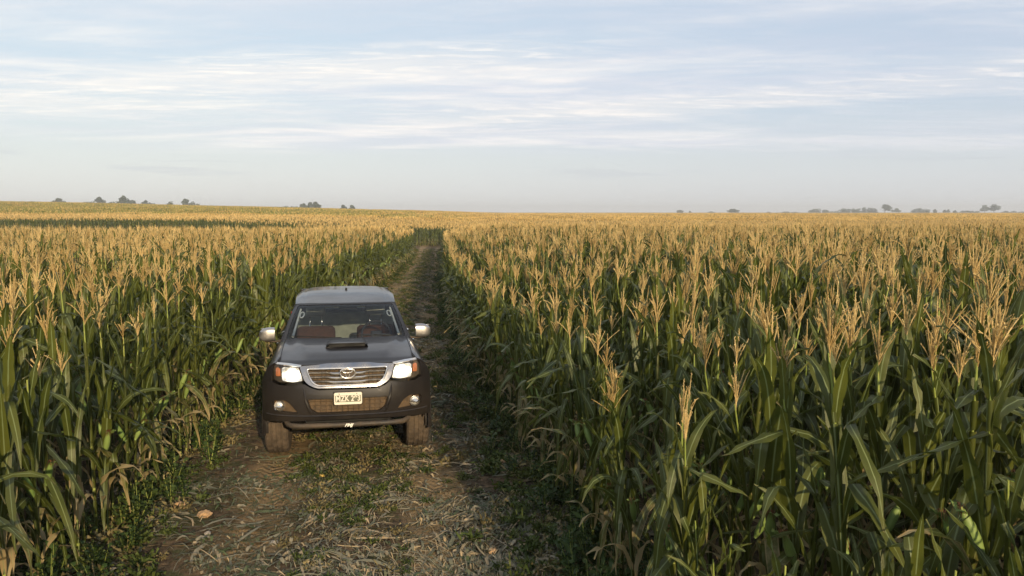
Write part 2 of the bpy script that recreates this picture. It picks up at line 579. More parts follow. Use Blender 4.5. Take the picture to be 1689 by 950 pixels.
# ------------------------------------------------------------------ corn
def leaf(mb, rnd, base, az, th0, bend, Lg, W, segs=9, dry=0.0, twist=0.0, kink=None, mat=0, cut=1.0, flat=False):
    """arching strap leaf with a folded midrib; th = angle from the vertical"""
    p = Vector(base)
    ds = Lg / segs
    vs, uvs, fs = [], [], []
    az_dir = Vector((math.cos(az), math.sin(az), 0))
    side0 = Vector((-math.sin(az), math.cos(az), 0))
    ph = rnd.uniform(0, 6.28)
    n = segs
    for i in range(n + 1):
        t = i / segs
        th = th0 + bend * t ** 1.7
        if kink and t > kink[0]:
            th += kink[1]
        th = min(th, 3.0)
        d = az_dir * math.sin(th) + Vector((0, 0, 1)) * math.cos(th)
        if i:
            p = p + d * ds
        if t > cut:
            break
        nrm = side0.cross(d).normalized()
        tw = twist * t + 0.25 * math.sin(ph + t * 5) * t
        s = side0 * math.cos(tw) + nrm * math.sin(tw)
        nn = nrm * math.cos(tw) - side0 * math.sin(tw)
        w = W * 0.5 * (min(1, 0.42 + t * 2.6)) * (1 - max(0, (t - 0.35) / 0.65) ** 1.8) + 0.0015
        if cut < 1: w = max(w, W * 0.33)
        wave = 0.012 * math.sin(ph + i * 1.9)
        wave2 = 0.012 * math.sin(ph + 2 + i * 2.3)
        fold = 0.25 * (1 - t)
        a = p + s * w + nn * (wave * (0 if i == 0 else 1) - w * fold * -1)
        c = p - s * w + nn * (wave2 * (0 if i == 0 else 1) + w * fold)
        if flat:
            vs += [a, c]; uvs += [(0, t), (1, t)]
        else:
            vs += [a, p.copy(), c]; uvs += [(0, t), (0.5, t), (1, t)]
    k = 2 if flat else 3
    m = len(vs) // k
    for i in range(m - 1):
        for j in range(k - 1):
            fs.append((i * k + j, i * k + j + 1, (i + 1) * k + j + 1, (i + 1) * k + j))
    mb.add(vs, fs, uvs, dry, mat)


def tassel(mb, rnd, base, Lg=0.40, nb=12, lod=0, lean=(0, 0), spread=1.0):
    base = Vector(base)
    brs = [(base, Vector((lean[0], lean[1], 1)), Lg, 0.0)]
    for i in range(nb):
        a = rnd.uniform(0, 6.28)
        h = rnd.uniform(0.03, 0.14)
        ang = abs(rnd.gauss(0.26, 0.20)) * spread
        ln = rnd.uniform(0.52, 0.86) * (Lg - h)
        brs.append((base + Vector((lean[0], lean[1], 1)) * h, Vector((math.cos(a) * math.sin(ang), math.sin(a) * math.sin(ang), math.cos(ang))), ln, rnd.choice([rnd.uniform(-0.15, 0.6), rnd.uniform(0.5, 2.2)])))
    for bi, (p0, d, ln, droop) in enumerate(brs):
        d = d.normalized()
        hor = Vector((d.x, d.y, 0))
        pts = []
        ns = 6 if lod == 0 else (3 if lod == 1 else 2)
        for i in range(ns + 1):
            t = i / ns
            pts.append(p0 + d * (ln * t) + hor * (0.16 * ln * t * t) - Vector((0, 0, 1)) * (droop * 0.22 * ln * t ** 2.5))
        if lod == 0:
            tube(mb, pts, [0.0030] * ns + [0.0012], 3, False)
            m = int(ln / 0.0085)
            for j in range(m):
                t = 0.12 + 0.88 * j / m
                q = t * ns; i0 = min(int(q), ns - 1)
                p = pts[i0].lerp(pts[i0 + 1], q - i0)
                a = rnd.uniform(0, 6.28)
                sdir = (Vector((math.cos(a), math.sin(a), 0)) * 0.55 + d * 0.9 + Vector((0, 0, -0.1))).normalized()
                sz = rnd.uniform(0.010, 0.017) * (1.15 if bi == 0 else 1)
                o = Vector((-math.sin(a), math.cos(a), 0)) * sz * 0.20
                mb.add([p, p + sdir * sz * 0.5 + o, p + sdir * sz, p + sdir * sz * 0.5 - o], [(0, 1, 2, 3)], [(0.5, t)] * 4)
        else:
            w = 0.0058 if lod == 1 else 0.016
            for sdir in ((Vector((1, 0, 0)), Vector((0, 1, 0))) if lod == 1 else (Vector((math.cos(bi), math.sin(bi), 0)),)):
                vs, fs = [], []
                for i, p in enumerate(pts):
                    ww = w * (0.6 if i == 0 else (0.35 if i == len(pts) - 1 else 1.0))
                    vs += [p + sdir * ww, p - sdir * ww]
                for i in range(len(pts) - 1):
                    fs.append((2 * i, 2 * i + 1, 2 * i + 3, 2 * i + 2))
                mb.add(vs, fs)


def ear(mbh, mbs, rnd, z, az):
    d = Vector((math.cos(az) * 0.42, math.sin(az) * 0.42, 0.9)).normalized()
    b = Vector((math.cos(az) * 0.012, math.sin(az) * 0.012, z))
    prof = [(0, 0.010), (0.03, 0.018), (0.08, 0.027), (0.14, 0.026), (0.19, 0.017), (0.225, 0.006)]
    tube(mbh, [b + d * t for t, r in prof], [r for t, r in prof], 8)
    for k in range(3):      # loose husk tips
        leaf(mbh, rnd, b + d * 0.17, az + rnd.uniform(-1, 1), 0.5, 0.8, 0.10, 0.022, 3)
    tip = b + d * 0.22
    for k in range(14):
        a = rnd.uniform(0, 6.28)
        e = Vector((math.cos(a), math.sin(a), 0)) * 0.022
        s = Vector((-math.sin(a), math.cos(a), 0)) * 0.0018
        mbs.add([tip - s, tip + s, tip + e + d * 0.02 + s, tip + e + d * 0.02 - s, tip + e * 1.7 - Vector((0, 0, 0.03)) + s * 0.3, tip + e * 1.7 - Vector((0, 0, 0.03)) - s * 0.3],
                [(0, 1, 2, 3), (3, 2, 4, 5)])


def corn_parts(seed, lod=0, H=1.68, tas=True, edge=False, nb=12, spread=1.0, tl=0.345, nl=13, broken=False, has_ear=True, leanv=None, lowdry=True):
    rnd = random.Random(seed)
    st, lf, ts, hk, sk = MB(), MB(), MB(), MB(), MB()
    lx, ly = leanv if leanv else (rnd.uniform(-.05, .05), rnd.uniform(-.05, .05))

    def axis(z):
        t = z / H
        return Vector((lx * t * t * H, ly * t * t * H, z))
    nr = 9 if lod == 0 else 3
    top = H * (0.72 if broken else 1.0)
    pts, rd = [], []
    if lod == 0:
        for i in range(nr + 1):
            z = top * i / nr
            for dz, k in ((0, 1.0), (0.012, 1.18), (0.024, 1.0)):
                if i == nr and dz: break
                pts.append(axis(z + dz)); rd.append((0.0135 - 0.0080 * (z / H)) * k)
    else:
        for i in range(nr + 1):
            pts.append(axis(top * i / nr)); rd.append(0.0145 - 0.009 * i / nr)
    tube(st, pts, rd, 6 if lod == 0 else 3, False)
    plane = rnd.uniform(0, 6.28)
    for i in range(nl):
        t = (i + 0.6) / nl
        z = 0.12 + (top - 0.20) * t + rnd.uniform(-.02, .02)
        az = plane + (i % 2) * math.pi + rnd.uniform(-0.45, 0.45)
        size = 0.55 + 0.6 * math.sin(math.pi * min(1, t * 0.9 + 0.12))
        Lg = rnd.uniform(0.62, 0.80) * size
        W = rnd.uniform(0.050, 0.074) * (0.72 + 0.35 * size)
        dry = 0.0
        th0 = rnd.uniform(0.08, 0.26)
        bend = rnd.choice([rnd.uniform(0.15, 0.7), rnd.uniform(0.3, 1.0), rnd.uniform(1.0, 2.6)])
        kink = None
        if t < 0.24:
            dry = (0.95 if rnd.random() < 0.6 else 0.45) if lowdry else 0.2
            Lg *= 0.75; W *= 0.6; bend = rnd.uniform(2.0, 2.6)
        elif t < 0.38:
            dry = rnd.choice([0.0, 0.05, 0.4])
            bend = rnd.uniform(1.2, 2.5)
        elif t > 0.74:
            bend = rnd.choice([rnd.uniform(0.1, 0.5), rnd.uniform(0.5, 1.5)]); th0 = rnd.uniform(0.06, 0.26); Lg *= 0.98
        if rnd.random() < (0.55 if t < 0.75 else 0.15) and 0.2 < t:
            kink = (rnd.uniform(0.12, 0.5), rnd.uniform(1.5, 2.4))
        cut = rnd.uniform(0.45, 0.8) if (edge and rnd.random() < 0.28) else 1.0
        leaf(lf, rnd, axis(z), az, th0, bend, Lg, W, (9 if lod == 0 else 4), dry, rnd.uniform(-0.9, 0.9), kink, 0, cut, flat=(lod > 0))
        if lod == 0:      # the sheath that wraps the stalk under the leaf
            tube(lf, [axis(z - 0.13), axis(z - 0.06), axis(z)], [0.012, 0.0145, 0.0155], 6, False)
    if tas and not broken:
        tassel(ts, rnd, axis(H - 0.02), tl, nb, lod, (lx * 1.5 + rnd.uniform(-.06, .06), ly * 1.5 + rnd.uniform(-.06, .06)), spread)
        if lod == 0:
            tube(st, [axis(H - 0.03), axis(H + 0.05)], [0.0055, 0.004], 5, False)
    if has_ear:
        z = H * rnd.uniform(0.42, 0.55)
        if lod == 0:
            ear(hk, sk, rnd, z, plane + rnd.uniform(-.5, .5))
    return dict(stalk=st, leaves=lf, tassel=ts, ear=hk, silk=sk)


CORN_MATS = [M_STALK, M_LEAF, M_TASSEL, M_HUSK, M_SILK]
PART_KEYS = ['stalk', 'leaves', 'tassel', 'ear', 'silk']


def merged(parts, name, mats=CORN_MATS):
    mb = MB()
    for i, k in enumerate(PART_KEYS):
        mb.join(parts[k], i)
    me = mb.mesh(name, mats)
    o = bpy.data.objects.new(name, me)
    return o


# kinds of plant: parameters and the words that are true of them
# tassels stand about 0.3 m tall over the flag leaf
KINDS = [
    (dict(seed=11, nb=14, H=1.68), 'bushy golden tassel'),
    (dict(seed=12, nb=8, spread=0.6, H=1.72), 'narrow upright tassel'),
    (dict(seed=13, nb=16, spread=1.45, tl=0.39, H=1.70), 'wide spread tassel'),
    (dict(seed=14, nb=11, H=1.66, tl=0.29), 'short tan tassel'),
    (dict(seed=15, nb=13, H=1.78, tl=0.41), 'tall straw tassel'),
    (dict(seed=16, nb=12, H=1.64, leanv=(0.13, 0.03)), 'leaning stalk'),
    (dict(seed=17, nb=9, H=1.70, edge=True, spread=0.9), 'torn leaves'),
    (dict(seed=18, tas=False, H=1.62, edge=True, has_ear=True), 'no tassel'),
    (dict(seed=19, nb=15, spread=1.2, H=1.62, leanv=(-0.12, 0.05)), 'slanting stalk'),
    (dict(seed=20, broken=True, H=1.62, edge=True), 'snapped top'),
    (dict(seed=21, nb=12, H=1.70, has_ear=False), 'slender tassel'),
    (dict(seed=22, nb=14, H=1.72, tl=0.37, spread=0.8), 'dense brush tassel'),
]
hi_parts = [corn_parts(**k) for k, w in KINDS]
hi_meshes = []
for pt in hi_parts:
    hi_meshes.append({
        'stalk': pt['stalk'].mesh('stalk', [M_STALK]),
        'leaves': pt['leaves'].mesh('leaves', [M_LEAF]),
        'tassel': pt['tassel'].mesh('tassel', [M_TASSEL]) if pt['tassel'].v else None,
        'ear': pt['ear'].mesh('ear', [M_HUSK]) if pt['ear'].v else None,
        'silk': pt['silk'].mesh('silk', [M_SILK]) if pt['silk'].v else None})


def proto_collection(name, objs):
    c = bpy.data.collections.new(name)
    for o in objs:
        c.objects.link(o)
    return c


hi_col = proto_collection('corn_near', [merged(p, 'corn_%02d' % i) for i, p in enumerate(hi_parts)])
med_list = []
for i in range(8):
    r_ = random.Random(100 + i)
    p = corn_parts(200 + i, lod=1, H=r_.uniform(1.60, 1.76), tas=(i != 5), nb=r_.randint(12, 17), nl=10, tl=r_.uniform(.31, .42), has_ear=False, edge=(i % 3 == 0))
    med_list.append(merged(p, 'cornmed_%02d' % i, [M_STALK, M_LEAF, M_TASSEL, M_HUSK, M_SILK]))
med_col = proto_collection('corn_mid', med_list)


def patch_mesh(seed, size, per_m2, tassel_frac, name, tas_mat, leaf_m, nbr=(8, 12)):
    rnd = random.Random(seed)
    mb = MB()
    n = int(size * size * per_m2)
    for i in range(n):
        x = rnd.uniform(-size / 2, size / 2); y = rnd.uniform(-size / 2, size / 2)
        H = 1.66 + rnd.uniform(-.1, .12)
        for k in range(5):
            a = rnd.uniform(0, 6.28)
            leaf(mb, rnd, (x, y, H - 0.12 - 0.17 * k), a, rnd.uniform(.2, .5), rnd.uniform(.3, 2.0), rnd.uniform(.45, .7), 0.11, 2, 0.0, 0, None, 0, flat=True)
        if rnd.random() < tassel_frac:
            t = MB()
            tassel(t, rnd, (x, y, H), rnd.uniform(.30, .40), rnd.randint(*nbr), 2, (rnd.uniform(-.1, .1), rnd.uniform(-.1, .1)))
            mb.join(t, 1)
    me = mb.mesh(name, [leaf_m, tas_mat])
    return bpy.data.objects.new(name, me)


gold = [patch_mesh(300 + i, 5.0, 4.6, 0.97, 'patchgold_%d' % i, M_TASSEL_FAR, M_LEAF) for i in range(3)]
green = [patch_mesh(310 + i, 5.0, 4.6, 0.24, 'patchgreen_%d' % i, M_TASSEL_FAR, M_LEAF_FAR, (3, 5)) for i in range(3)]
far_col = proto_collection('corn_far', gold + green)


def scatter(name, pts, rz, tilt, scl, idx, collection, label, cat=None, kind='stuff'):
    """one mesh of points whose geometry nodes stand a plant of the collection on every point"""
    n = len(pts)
    me = bpy.data.meshes.new(name)
    me.vertices.add(n)
    me.vertices.foreach_set('co', np.asarray(pts, dtype=np.float32).ravel())
    rot = np.zeros((n, 3), dtype=np.float32)
    rot[:, 0] = tilt[0]; rot[:, 1] = tilt[1]; rot[:, 2] = rz
    a = me.attributes.new('rot', 'FLOAT_VECTOR', 'POINT'); a.data.foreach_set('vector', rot.ravel())
    a = me.attributes.new('scl', 'FLOAT', 'POINT'); a.data.foreach_set('value', np.asarray(scl, dtype=np.float32))
    a = me.attributes.new('idx', 'INT', 'POINT'); a.data.foreach_set('value', np.asarray(idx, dtype=np.int32))
    o = bpy.data.objects.new(name, me)
    COL.objects.link(o)
    ng = bpy.data.node_groups.new(name, 'GeometryNodeTree')
    ng.interface.new_socket('Geometry', in_out='INPUT', socket_type='NodeSocketGeometry')
    ng.interface.new_socket('Geometry', in_out='OUTPUT', socket_type='NodeSocketGeometry')
    gi = ng.nodes.new('NodeGroupInput'); go = ng.nodes.new('NodeGroupOutput')
    ci = ng.nodes.new('GeometryNodeCollectionInfo')
    ci.inputs['Collection'].default_value = collection
    ci.inputs['Separate Children'].default_value = True
    ci.inputs['Reset Children'].default_value = True
    iop = ng.nodes.new('GeometryNodeInstanceOnPoints')
    iop.inputs['Pick Instance'].default_value = True
    ng.links.new(gi.outputs[0], iop.inputs['Points'])
    ng.links.new(ci.outputs[0], iop.inputs['Instance'])
    for nm, typ, sock in (('rot', 'FLOAT_VECTOR', 'Rotation'), ('scl', 'FLOAT', 'Scale'), ('idx', 'INT', 'Instance Index')):
        na = ng.nodes.new('GeometryNodeInputNamedAttribute')
        na.data_type = typ
        na.inputs['Name'].default_value = nm
        ng.links.new(na.outputs['Attribute'], iop.inputs[sock])
    ng.links.new(iop.outputs[0], go.inputs[0])
    md = o.modifiers.new('scatter', 'NODES')
    md.node_group = ng
    prop(o, label, cat, kind=kind)
    return o


def in_view(x, y, m=1.5):
    return np.abs(x) < 0.62 * np.maximum(y, 0) + m


rng = np.random.default_rng(21)
ROW, STEP = 0.62, 0.215
CAMP = math.radians(5.10)


def project(x, y, z):
    dz = z - CAM_H
    d = y * math.cos(CAMP) - dz * math.sin(CAMP)
    if d < 0.2: return None
    u = dz * math.cos(CAMP) + y * math.sin(CAMP)
    return 844.5 + 1400 * x / d, 475 - 1400 * u / d, d


plants = []      # (x, y, side, row)
for side in (-1, 1):
    for k in range(0, 140):
        y = -13.0 + rng.uniform(0, STEP)
        ymax = 80.0
        while y < ymax + 5:
            yy = y + rng.normal(0, 0.035)
            if side < 0:
                x = Lx(yy) - 0.10 - k * ROW + rng.normal(0, 0.035)
                ok = yy < near_edge(x)
            else:
                x = Rx(yy) + 0.10 + k * ROW + rng.normal(0, 0.035)
                ok = yy < 84.5
            y += STEP * (1.0 if y < 45 else 1.2)
            if not ok: continue
            if yy < 0:
                if abs(x) > 16: continue
                if side > 0 and (x < -9 or x > 15): continue
            elif abs(x) > 0.62 * yy + 3.5: continue
            if x * x + yy * yy < 1.6: continue
            if rng.random() < 0.03: continue
            plants.append((x, yy, side, k))
# unseen corn rows added across the track behind the viewer, to shade the foreground
for k in range(14):
    y0 = -1.0 - k * ROW
    x = float(Lx(y0)) - 0.1
    while x < float(Rx(y0)):
        plants.append((x, y0 + rng.normal(0, .04) + 0.15 * (x - 0), 0, k))
        x += STEP
P = np.array(plants)
print('plants', len(P))
# choose the individuals: whole rows from the near end, rows nearest to the eye first
best = []
for i, (x, y, s, k) in enumerate(plants):
    if s == 0 or y < 1.2: continue
    a = project(x, y, 2.05); b = project(x, y, 0.0)
    if a is None: continue
    if not (-20 < a[0] < 1709 and a[1] < 940): continue
    best.append((y + (1.5 if s < 0 else 1.15) * k, i))
best.sort()
N_IND = 300
chosen = [i for _, i in best[:N_IND]]
chosen_set = set(chosen)
rows = {}
for i in chosen:
    rows.setdefault((plants[i][2], plants[i][3]), []).append(i)
ONES = ['', 'first', 'second', 'third', 'fourth', 'fifth', 'sixth', 'seventh', 'eighth', 'ninth', 'tenth', 'eleventh', 'twelfth', 'thirteenth', 'fourteenth', 'fifteenth', 'sixteenth', 'seventeenth', 'eighteenth', 'nineteenth']
TENS = {20: ('twenty', 'twentieth'), 30: ('thirty', 'thirtieth'), 40: ('forty', 'fortieth'), 50: ('fifty', 'fiftieth'), 60: ('sixty', 'sixtieth'), 70: ('seventy', 'seventieth'), 80: ('eighty', 'eightieth'), 90: ('ninety', 'ninetieth')}


def ordinal(n):
    if n < 20: return ONES[n]
    if n >= 100: return 'hundred and ' + ordinal(n - 100) if n > 100 else 'hundredth'
    t = TENS[n // 10 * 10]
    return t[1] if n % 10 == 0 else t[0] + '-' + ONES[n % 10]


HERO = {}
for hx, hy, kd_, sc__ in ((1.98, 3.9, 2, 1.13), (1.52, 3.95, 4, 1.10), (2.30, 4.2, 0, 1.14), (1.62, 4.6, 11, 1.04), (2.85, 4.6, 2, 1.10)):
    i_ = min((q for q in range(len(plants)) if plants[q][2] > 0 and q not in HERO), key=lambda q: (plants[q][0] - hx) ** 2 + (plants[q][1] - hy) ** 2)
    HERO[i_] = (kd_, sc__)


def kind_for(x, y, s, k, i):
    if i in HERO: return HERO[i][0]
    r = random.Random(i * 7 + 3).random()
    if y < 4.3 and s > 0: return 9 if r < 0.35 else 7
    if k == 0 and r < 0.16: return 7
    if k == 0 and r < 0.22: return 9
    if k == 0 and r < 0.34: return 6
    if k > 0 and r < 0.09: return 7
    return random.Random(i * 13 + 1).choice([0, 1, 2, 3, 4, 5, 8, 10, 11, 6])


def plant_frame(i):
    x, y, s, k = plants[i]
    r = random.Random(i * 31 + 5)
    if s < 0:
        edge_short = 0.95 if k == 0 else 1.05
    else:
        edge_short = (0.88, 0.96, 1.03, 1.07)[k] if k < 4 else 1.11
        if y < 10 and k > 0: edge_short *= 1.02
        if y < 4.3: edge_short *= 0.86
    sc = float(np.clip(r.gauss(1.0, 0.055), 0.80, 1.08)) * edge_short
    if i in HERO: sc = HERO[i][1]
    return x, y, float(ground_z(x, y)) - 0.01, r.uniform(0, 6.283), sc


for (s, k), lst in rows.items():
    lst.sort(key=lambda i: plants[i][1])
    for j, i in enumerate(lst, 1):
        x, y, z, rz, sc = plant_frame(i)
        kd = kind_for(*plants[i], i)
        root = empty('corn_plant', (x, y, z), rz)
        root.scale = (sc, sc, sc)
        where = 'left' if s < 0 else 'right'
        rowname = 'edge row' if k == 0 else ordinal(k + 1) + ' row'
        prop(root, 'corn plant with %s, %s from the viewer in %s %s of track' % (KINDS[kd][1], ordinal(j), rowname, where), 'corn plant', 'corn plants standing in rows beside the dirt track')
        hm = hi_meshes[kd]
        for nm in ('stalk', 'leaves', 'tassel', 'ear'):
            if hm[nm] is None: continue
            c = bpy.data.objects.new(nm, hm[nm])
            COL.objects.link(c); c.parent = root
            if nm == 'ear' and hm['silk']:
                q = bpy.data.objects.new('silk', hm['silk']); COL.objects.link(q); q.parent = c

rest = [i for i in range(len(plants)) if i not in chosen_set]
pn = [i for i in rest if 0 <= plants[i][1] < 42 and in_view(plants[i][0], plants[i][1], 3.5) and plants[i][2] != 0]
ps = set(pn)
pm = [i for i in rest if i not in ps]
pts, rzs, sc_, ix = [], [], [], []
for i in pn:
    x, y, z, rz, sc = plant_frame(i)
    pts.append((x, y, z)); rzs.append(rz); sc_.append(sc); ix.append(kind_for(*plants[i], i))
t_ = rng.normal(0, 0.045, (2, len(pts)))
scatter('corn_field', pts, rzs, t_, sc_, ix, hi_col, 'dense green corn with golden tassels behind the front rows on both sides', 'corn field')
# middle distance, plus the wall of corn beyond the swing of the track
pts, rzs, sc_ = [], [], []
for i in pm:
    x, y, z, rz, sc = plant_frame(i)
    pts.append((x, y, z)); rzs.append(rz); sc_.append(sc)
for r0 in range(0, 60):
    y0 = 86.5 + r0 * 0.70
    n = int((2 * 0.64 * y0 + 24) / 0.27)
    xs = -0.64 * y0 - 18 + np.arange(n) * 0.27 + rng.normal(0, 0.05, n)
    for x in xs:
        y = y0 + (far_edge(x) - 86.5) + rng.normal(0, .06)
        if x > -6.3 and y < 88: continue
        pts.append((x, y, 0)); rzs.append(rng.uniform(0, 6.28)); sc_.append(rng.uniform(.98, 1.13))
# right block goes on without a gap
for y0 in np.arange(84.5, 88.0, 0.7):
    for x in np.arange(-6.3, 58, 0.27):
        pts.append((x + rng.normal(0, .05), y0 + rng.normal(0, .06), 0)); rzs.append(rng.uniform(0, 6.28)); sc_.append(rng.uniform(.98, 1.13))
pts = np.array(pts)
pts[:, 2] = ground_z(pts[:, 0], pts[:, 1]) - 0.01
t_ = rng.normal(0, 0.05, (2, len(pts)))
scatter('middle_corn_field', pts, rzs, t_, sc_, rng.integers(0, 8, len(pts)), med_col, 'corn farther down the track up to the bend and the wall of corn beyond', 'corn field')
# far field in patches
pts, ix = [], []
y = 131.0
while y < 560:
    hw = 0.64 * y + 6
    for x in np.arange(-hw, hw, 4.3):
        xx, yy = x + rng.uniform(-.6, .6), y + rng.uniform(-.5, .5)
        pts.append((xx, yy, 0))
        a = -xx / yy
        g = rng.random() < float(ss(a, -0.02, 0.20) * ss(yy, 131, 165)) * 0.97
        ix.append(int(rng.integers(3, 6)) if g else int(rng.integers(0, 3)))
    y += 4.3
pts = np.array(pts); pts[:, 2] = terrain(pts[:, 0], pts[:, 1])
scatter('distant_corn_field', pts, rng.integers(0, 4, len(pts)) * math.pi / 2, (0, 0), rng.uniform(1.03, 1.12, len(pts)), ix, far_col, 'far corn canopy reaching the horizon, gold on the right and greener on the hill', 'corn field')


def far_sheet():
    ang = np.linspace(-0.66, 0.66, 520)
    d = 540.0
    ds = [d]
    while d < 2300:
        d *= 1.008
        ds.append(d)
    ds = np.array(ds)
    Tn, D = np.meshgrid(ang, ds)
    X = Tn * D; Y = D.copy()
    Z = terrain(X, Y) + 1.90 + 0.30 * rng.random(X.shape) - 0.02 * (D > 2200) * 300
    nx, ny = len(ang), len(ds)
    co = np.stack([X, Y, Z], -1).reshape(-1, 3)
    idx = np.arange(nx * ny).reshape(ny, nx)
    q = np.stack([idx[:-1, :-1], idx[:-1, 1:], idx[1:, 1:], idx[1:, :-1]], -1).reshape(-1, 4)
    me = bpy.data.meshes.new('farthest_corn_field')
    me.from_pydata(co.tolist(), [], q.tolist())
    m, nt, out = new_mat('corn_canopy')
    b = N(nt, 'ShaderNodeBsdfPrincipled', ins={'Roughness': 0.95})
    tc = N(nt, 'ShaderNodeTexCoord')
    n1 = noise(nt, tc.outputs['Object'], 0.6, 5, 0.6)
    n2 = noise(nt, tc.outputs['Object'], 0.012, 3, 0.5)
    c = mixc(nt, smap(nt, n1, 0.35, 0.6), (0.11, 0.11, 0.03), (0.52, 0.36, 0.12))
    c = mixc(nt, smap(nt, n2, 0.5, 0.62, 0, .4), c, (0.14, 0.17, 0.04))
    L(nt, c, b.inputs['Base Color'])
    L(nt, b.outputs[0], out.inputs[0])
    me.materials.append(m)
    o = bpy.data.objects.new('farthest_corn_field', me)
    COL.objects.link(o)
    prop(o, 'hazy strip of corn canopy at the very horizon', 'corn field', kind='stuff')


far_sheet()

# ------------------------------------------------------------------ the pickup truck
M_PAINT = pbr('dusty_paint', (0.012, 0.0105, 0.011), rough=0.42, metal=0.0, coat=0.42, spec=0.25, var=0.12, vscale=2.0, dust=0.11, dust_col=(0.10, 0.075, 0.048), dust_scale=2.2, dust_z=True)
M_CHROME = pbr('chrome', (0.74, 0.72, 0.70), rough=0.13, metal=1.0, var=0.05, dust=0.30, dust_col=(0.42, 0.34, 0.25), dust_scale=6)
M_MIRROR_SHELL = pbr('bright_mirror_shell', (0.38, 0.37, 0.37), rough=0.28, metal=0.95, var=0.05, dust=0.2, dust_col=(0.5, 0.42, 0.32))
M_BLACK = pbr('black_plastic', (0.018, 0.017, 0.016), rough=0.55, var=0.2, dust=0.5, dust_col=(0.16, 0.11, 0.065), dust_scale=5)
M_DUSTY_MESH = pbr('dusty_grille_mesh', (0.095, 0.063, 0.035), rough=0.85, var=0.35, vscale=20)
M_CHROME_DARK = pbr('dark_reflection_chrome', (0.34, 0.34, 0.36), rough=0.16, metal=1.0, var=0.08, dust=0.3, dust_col=(0.25, 0.2, 0.14), dust_scale=6)  # grille surround chrome, with its dark reflections put into a darker base colour
M_DARK = pbr('dark_void', (0.008, 0.008, 0.008), rough=0.8)
M_MUD = pbr('muddy_rubber', (0.085, 0.062, 0.042), rough=0.95, var=0.35, vscale=14, bump=0.5, bscale=60)
M_RIM = pbr('alloy_rim', (0.42, 0.42, 0.42), rough=0.35, metal=0.9, dust=0.5, dust_col=(0.25, 0.18, 0.11))
M_AMBER = pbr('amber_lens', (0.48, 0.17, 0.07), rough=0.15, coat=1.0, var=0.1)
M_RED = pbr('red_lens', (0.45, 0.02, 0.02), rough=0.15, coat=1.0, var=0.1)
M_REFL = pbr('lamp_reflector', (0.85, 0.85, 0.83), rough=0.16, metal=1.0, var=0.04, vscale=40)
M_SEAT = pbr('seat_fabric', (0.11, 0.050, 0.034), rough=0.9, var=0.2, vscale=12)
M_HEADREST = pbr('headrest_fabric', (0.42, 0.43, 0.34), rough=0.9, var=0.15)
M_TRIM = pbr('pale_cabin_trim', (0.50, 0.49, 0.43), rough=0.7, var=0.08)
M_DASH = pbr('dashboard_plastic', (0.035, 0.035, 0.036), rough=0.7, var=0.15)
M_STEEL = pbr('bright_steel', (0.8, 0.8, 0.8), rough=0.15, metal=1.0)
M_PLATE_W = pbr('plate_white', (0.78, 0.75, 0.66), rough=0.45, var=0.06, dust=0.25, dust_col=(0.45, 0.33, 0.18), dust_scale=14)
M_PLATE_F = pbr('plate_field', (0.10, 0.11, 0.08), rough=0.6, var=0.2, vscale=30, dust=0.15, dust_col=(0.45, 0.36, 0.20), dust_scale=12)
M_BADGE = pbr('badge_white', (0.8, 0.78, 0.72), rough=0.4, var=0.03)


def glass_mat(name, tint, refl=1.0, dust=0.06):
    m, nt, out = new_mat(name)
    tr = N(nt, 'ShaderNodeBsdfTransparent'); tr.inputs[0].default_value = (*tint, 1)
    gl = N(nt, 'ShaderNodeBsdfGlossy'); gl.inputs['Roughness'].default_value = 0.02
    df = N(nt, 'ShaderNodeBsdfDiffuse'); df.inputs[0].default_value = (0.35, 0.29, 0.21, 1)
    fr = N(nt, 'ShaderNodeFresnel', ins={0: 1.45})
    m1 = N(nt, 'ShaderNodeMixShader'); m2 = N(nt, 'ShaderNodeMixShader')
    L(nt, math_n(nt, 'MULTIPLY', fr.outputs[0], refl, clamp=True), m1.inputs[0])
    L(nt, tr.outputs[0], m1.inputs[1]); L(nt, gl.outputs[0], m1.inputs[2])
    tc = N(nt, 'ShaderNodeTexCoord')
    L(nt, smap(nt, noise(nt, tc.outputs['Object'], 5, 6, 0.65), 0.35, 0.8, dust * 0.3, dust * 1.6), m2.inputs[0])
    L(nt, m1.outputs[0], m2.inputs[1]); L(nt, df.outputs[0], m2.inputs[2])
    L(nt, m2.outputs[0], out.inputs[0])
    return m


M_GLASS = glass_mat('windscreen_glass', (0.84, 0.90, 0.95), 0.65, 0.006)
M_SIDE_GLASS = glass_mat('side_glass', (0.60, 0.66, 0.68), 1.0, 0.02)
M_REAR_GLASS = glass_mat('rear_glass', (0.30, 0.34, 0.36), 1.0, 0.02)
M_LENS = glass_mat('lamp_lens', (0.93, 0.93, 0.92), 1.0, 0.05)


def lamp_mat(name, col, strength):
    m, nt, out = new_mat(name)
    e = N(nt, 'ShaderNodeEmission'); e.inputs[0].default_value = (*col, 1); e.inputs[1].default_value = strength
    L(nt, e.outputs[0], out.inputs[0])
    return m


M_BULB = lamp_mat('lit_headlamp', (1.0, 0.93, 0.78), 4.0)
M_FOGBULB = lamp_mat('lit_fog_lamp', (1.0, 0.78, 0.45), 1.2)


